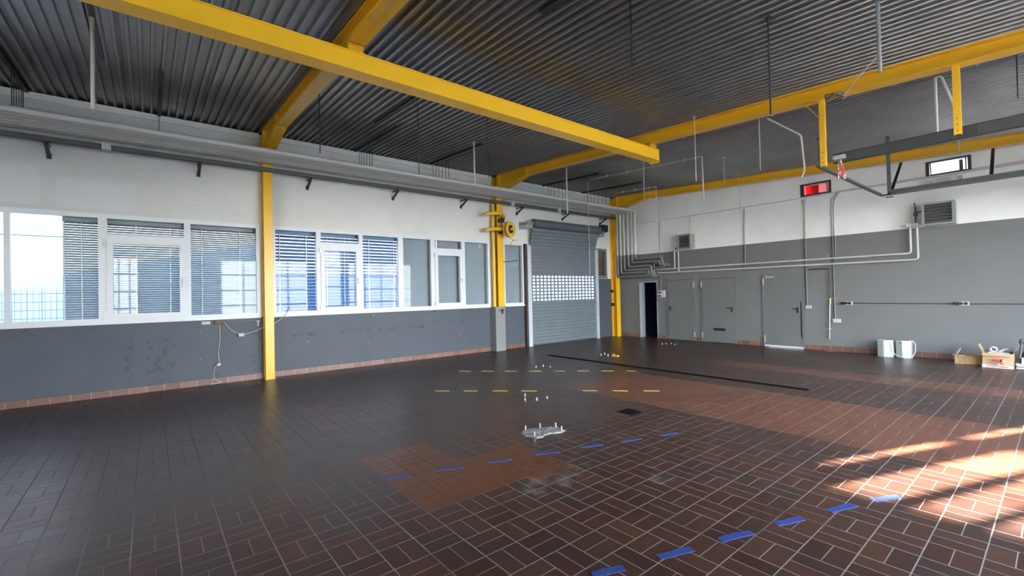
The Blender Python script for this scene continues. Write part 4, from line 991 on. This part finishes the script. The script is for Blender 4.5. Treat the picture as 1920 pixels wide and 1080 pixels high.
m = MB(); m.tube([(10.07, -.42, .10), (10.12, -.36, .30), (10.2, -.33, .34), (10.3, -.36, .2)], .05, 10, .06); tag(m.build('black_bag', 'black'), 'black bag behind the pale grey case at right edge', 'bag')
m = MB(); m.tube([(6.66, -.10, .006), (6.74, -.18, .006), (6.85, -.13, .006), (6.93, -.20, .006)], .005, 6, .03); tag(m.build('wire_scrap', 'paper'), 'white wire scrap on the floor under the water pipe', 'wire')

# ------------------------------------------------------------------ gates of the right wall, added fill window
for gi, (a, c) in enumerate(RIGHT_GATES):
    r_ = sroot('door_%d' % (5 + gi), (XR, (a + c) / 2, 0)); m = MB()
    m.box(XR + .02, XR + .08, a, a + .08, 0, 3.5).box(XR + .02, XR + .08, c - .08, c, 0, 3.5)
    for k in range(6): z = k * .684; m.box(XR + .02, XR + .08, a + .08, c - .08, z, z + .07)
    for k in range(1, 4): yy = a + (c - a) * k / 4; m.box(XR + .02, XR + .08, yy - .03, yy + .03, .07, 3.42)
    m.build('gate_frame', 'guide', r_)
    m = MB(); m.box(XR - .06, XR - .005, a - .14, a - .01, 0, 3.6).box(XR - .06, XR - .005, c + .01, c + .14, 0, 3.6).box(XR - .06, XR - .005, a - .14, c + .14, 3.6, 3.7); m.build('gate_surround', 'yellow', r_)
    m = MB(); m.box(XR + .048, XR + .052, a + .08, c - .08, .07, 3.42); m.build('gate_glazing', 'glass', r_)

r_ = sroot('fill_window', (XR, -6.65, 1.2)); m = MB(); a, c = FILL_WIN  # unseen tall window added to brighten the back wall
m.box(XR + .02, XR + .09, a, a + .06, 1.2, 4.3).box(XR + .02, XR + .09, c - .06, c, 1.2, 4.3)
for z in (1.2, 2.2, 3.2, 4.24): m.box(XR + .02, XR + .09, a + .06, c - .06, z, z + .06)
m.build('window_frame', 'guide', r_)
m = MB(); m.box(XR + .05, XR + .055, a + .06, c - .06, 1.26, 4.24); m.build('window_pane', 'glass', r_)

# ------------------------------------------------------------------ outdoors
m = MB(); m.box(-60, 60, -60, 60, -.35, -.22); tag(m.build('paved_ground', 'out_ground'), 'pale paving outside the hall windows', 'ground')['kind'] = 'structure'
m = MB(); m.prism([(-12, -20, -.2), (-12, -10, -.2), (-12, -10, 4.1), (-12, -15.6, 2.85), (-12, -18, 2.0), (-12, -20, 1.8)], (-6, 0, 0)); tag(m.build('low_building', 'out_pale'), 'pale blue low building with sloping roof outside left window', 'building')
m = MB(); m.box(-16, -11, -9.5, 4, -.2, 2.7); tag(m.build('low_building', 'out_blue'), 'blue building outside the second window', 'building')
m = MB(); m.box(-14, -1.5, -27, -24, -.2, 11); tag(m.build('sun_blocker', 'out_white'), 'unseen white block added outside to shade the left windows', 'building')  # out of view, added to block the sun from the left windows
m = MB(); m.box(-40, -34, -12, 30, -.2, 3.6); tag(m.build('tree_line', 'out_tree'), 'dark distant row of trees outside', 'trees')
fc = thing('mesh_fence', 'dark wire mesh fence outside the left window', 'fence', (-5, -16, -.2))
m = MB()
for i in range(26): m.box(-5.006, -4.994, -20 + i * .25, -19.99 + i * .25, -.2, 2.02) if i % 1 == 0 else None
for i in range(60): m.box(-5.004, -4.996, -20 + i * .1, -19.994 + i * .1, -.1, 2.0)
for i in range(11): m.box(-5.01, -4.99, -20, -14.0, i * .2 - .1, i * .2 - .086)
m.build('wire_panel', 'fence', fc)
for yy in (-18.7, -16.28, -13.95):
    m = MB(); m.box(-5.05, -4.99, yy - .03, yy + .03, -.2, 2.12); m.build('fence_post', 'fence', fc)
m = MB(); m.tube([(-8, -22, 3.62), (-8, -8, 3.66)], .02, 6); tag(m.build('overhead_wire', 'fence'), 'overhead wire outside the left window', 'wire')
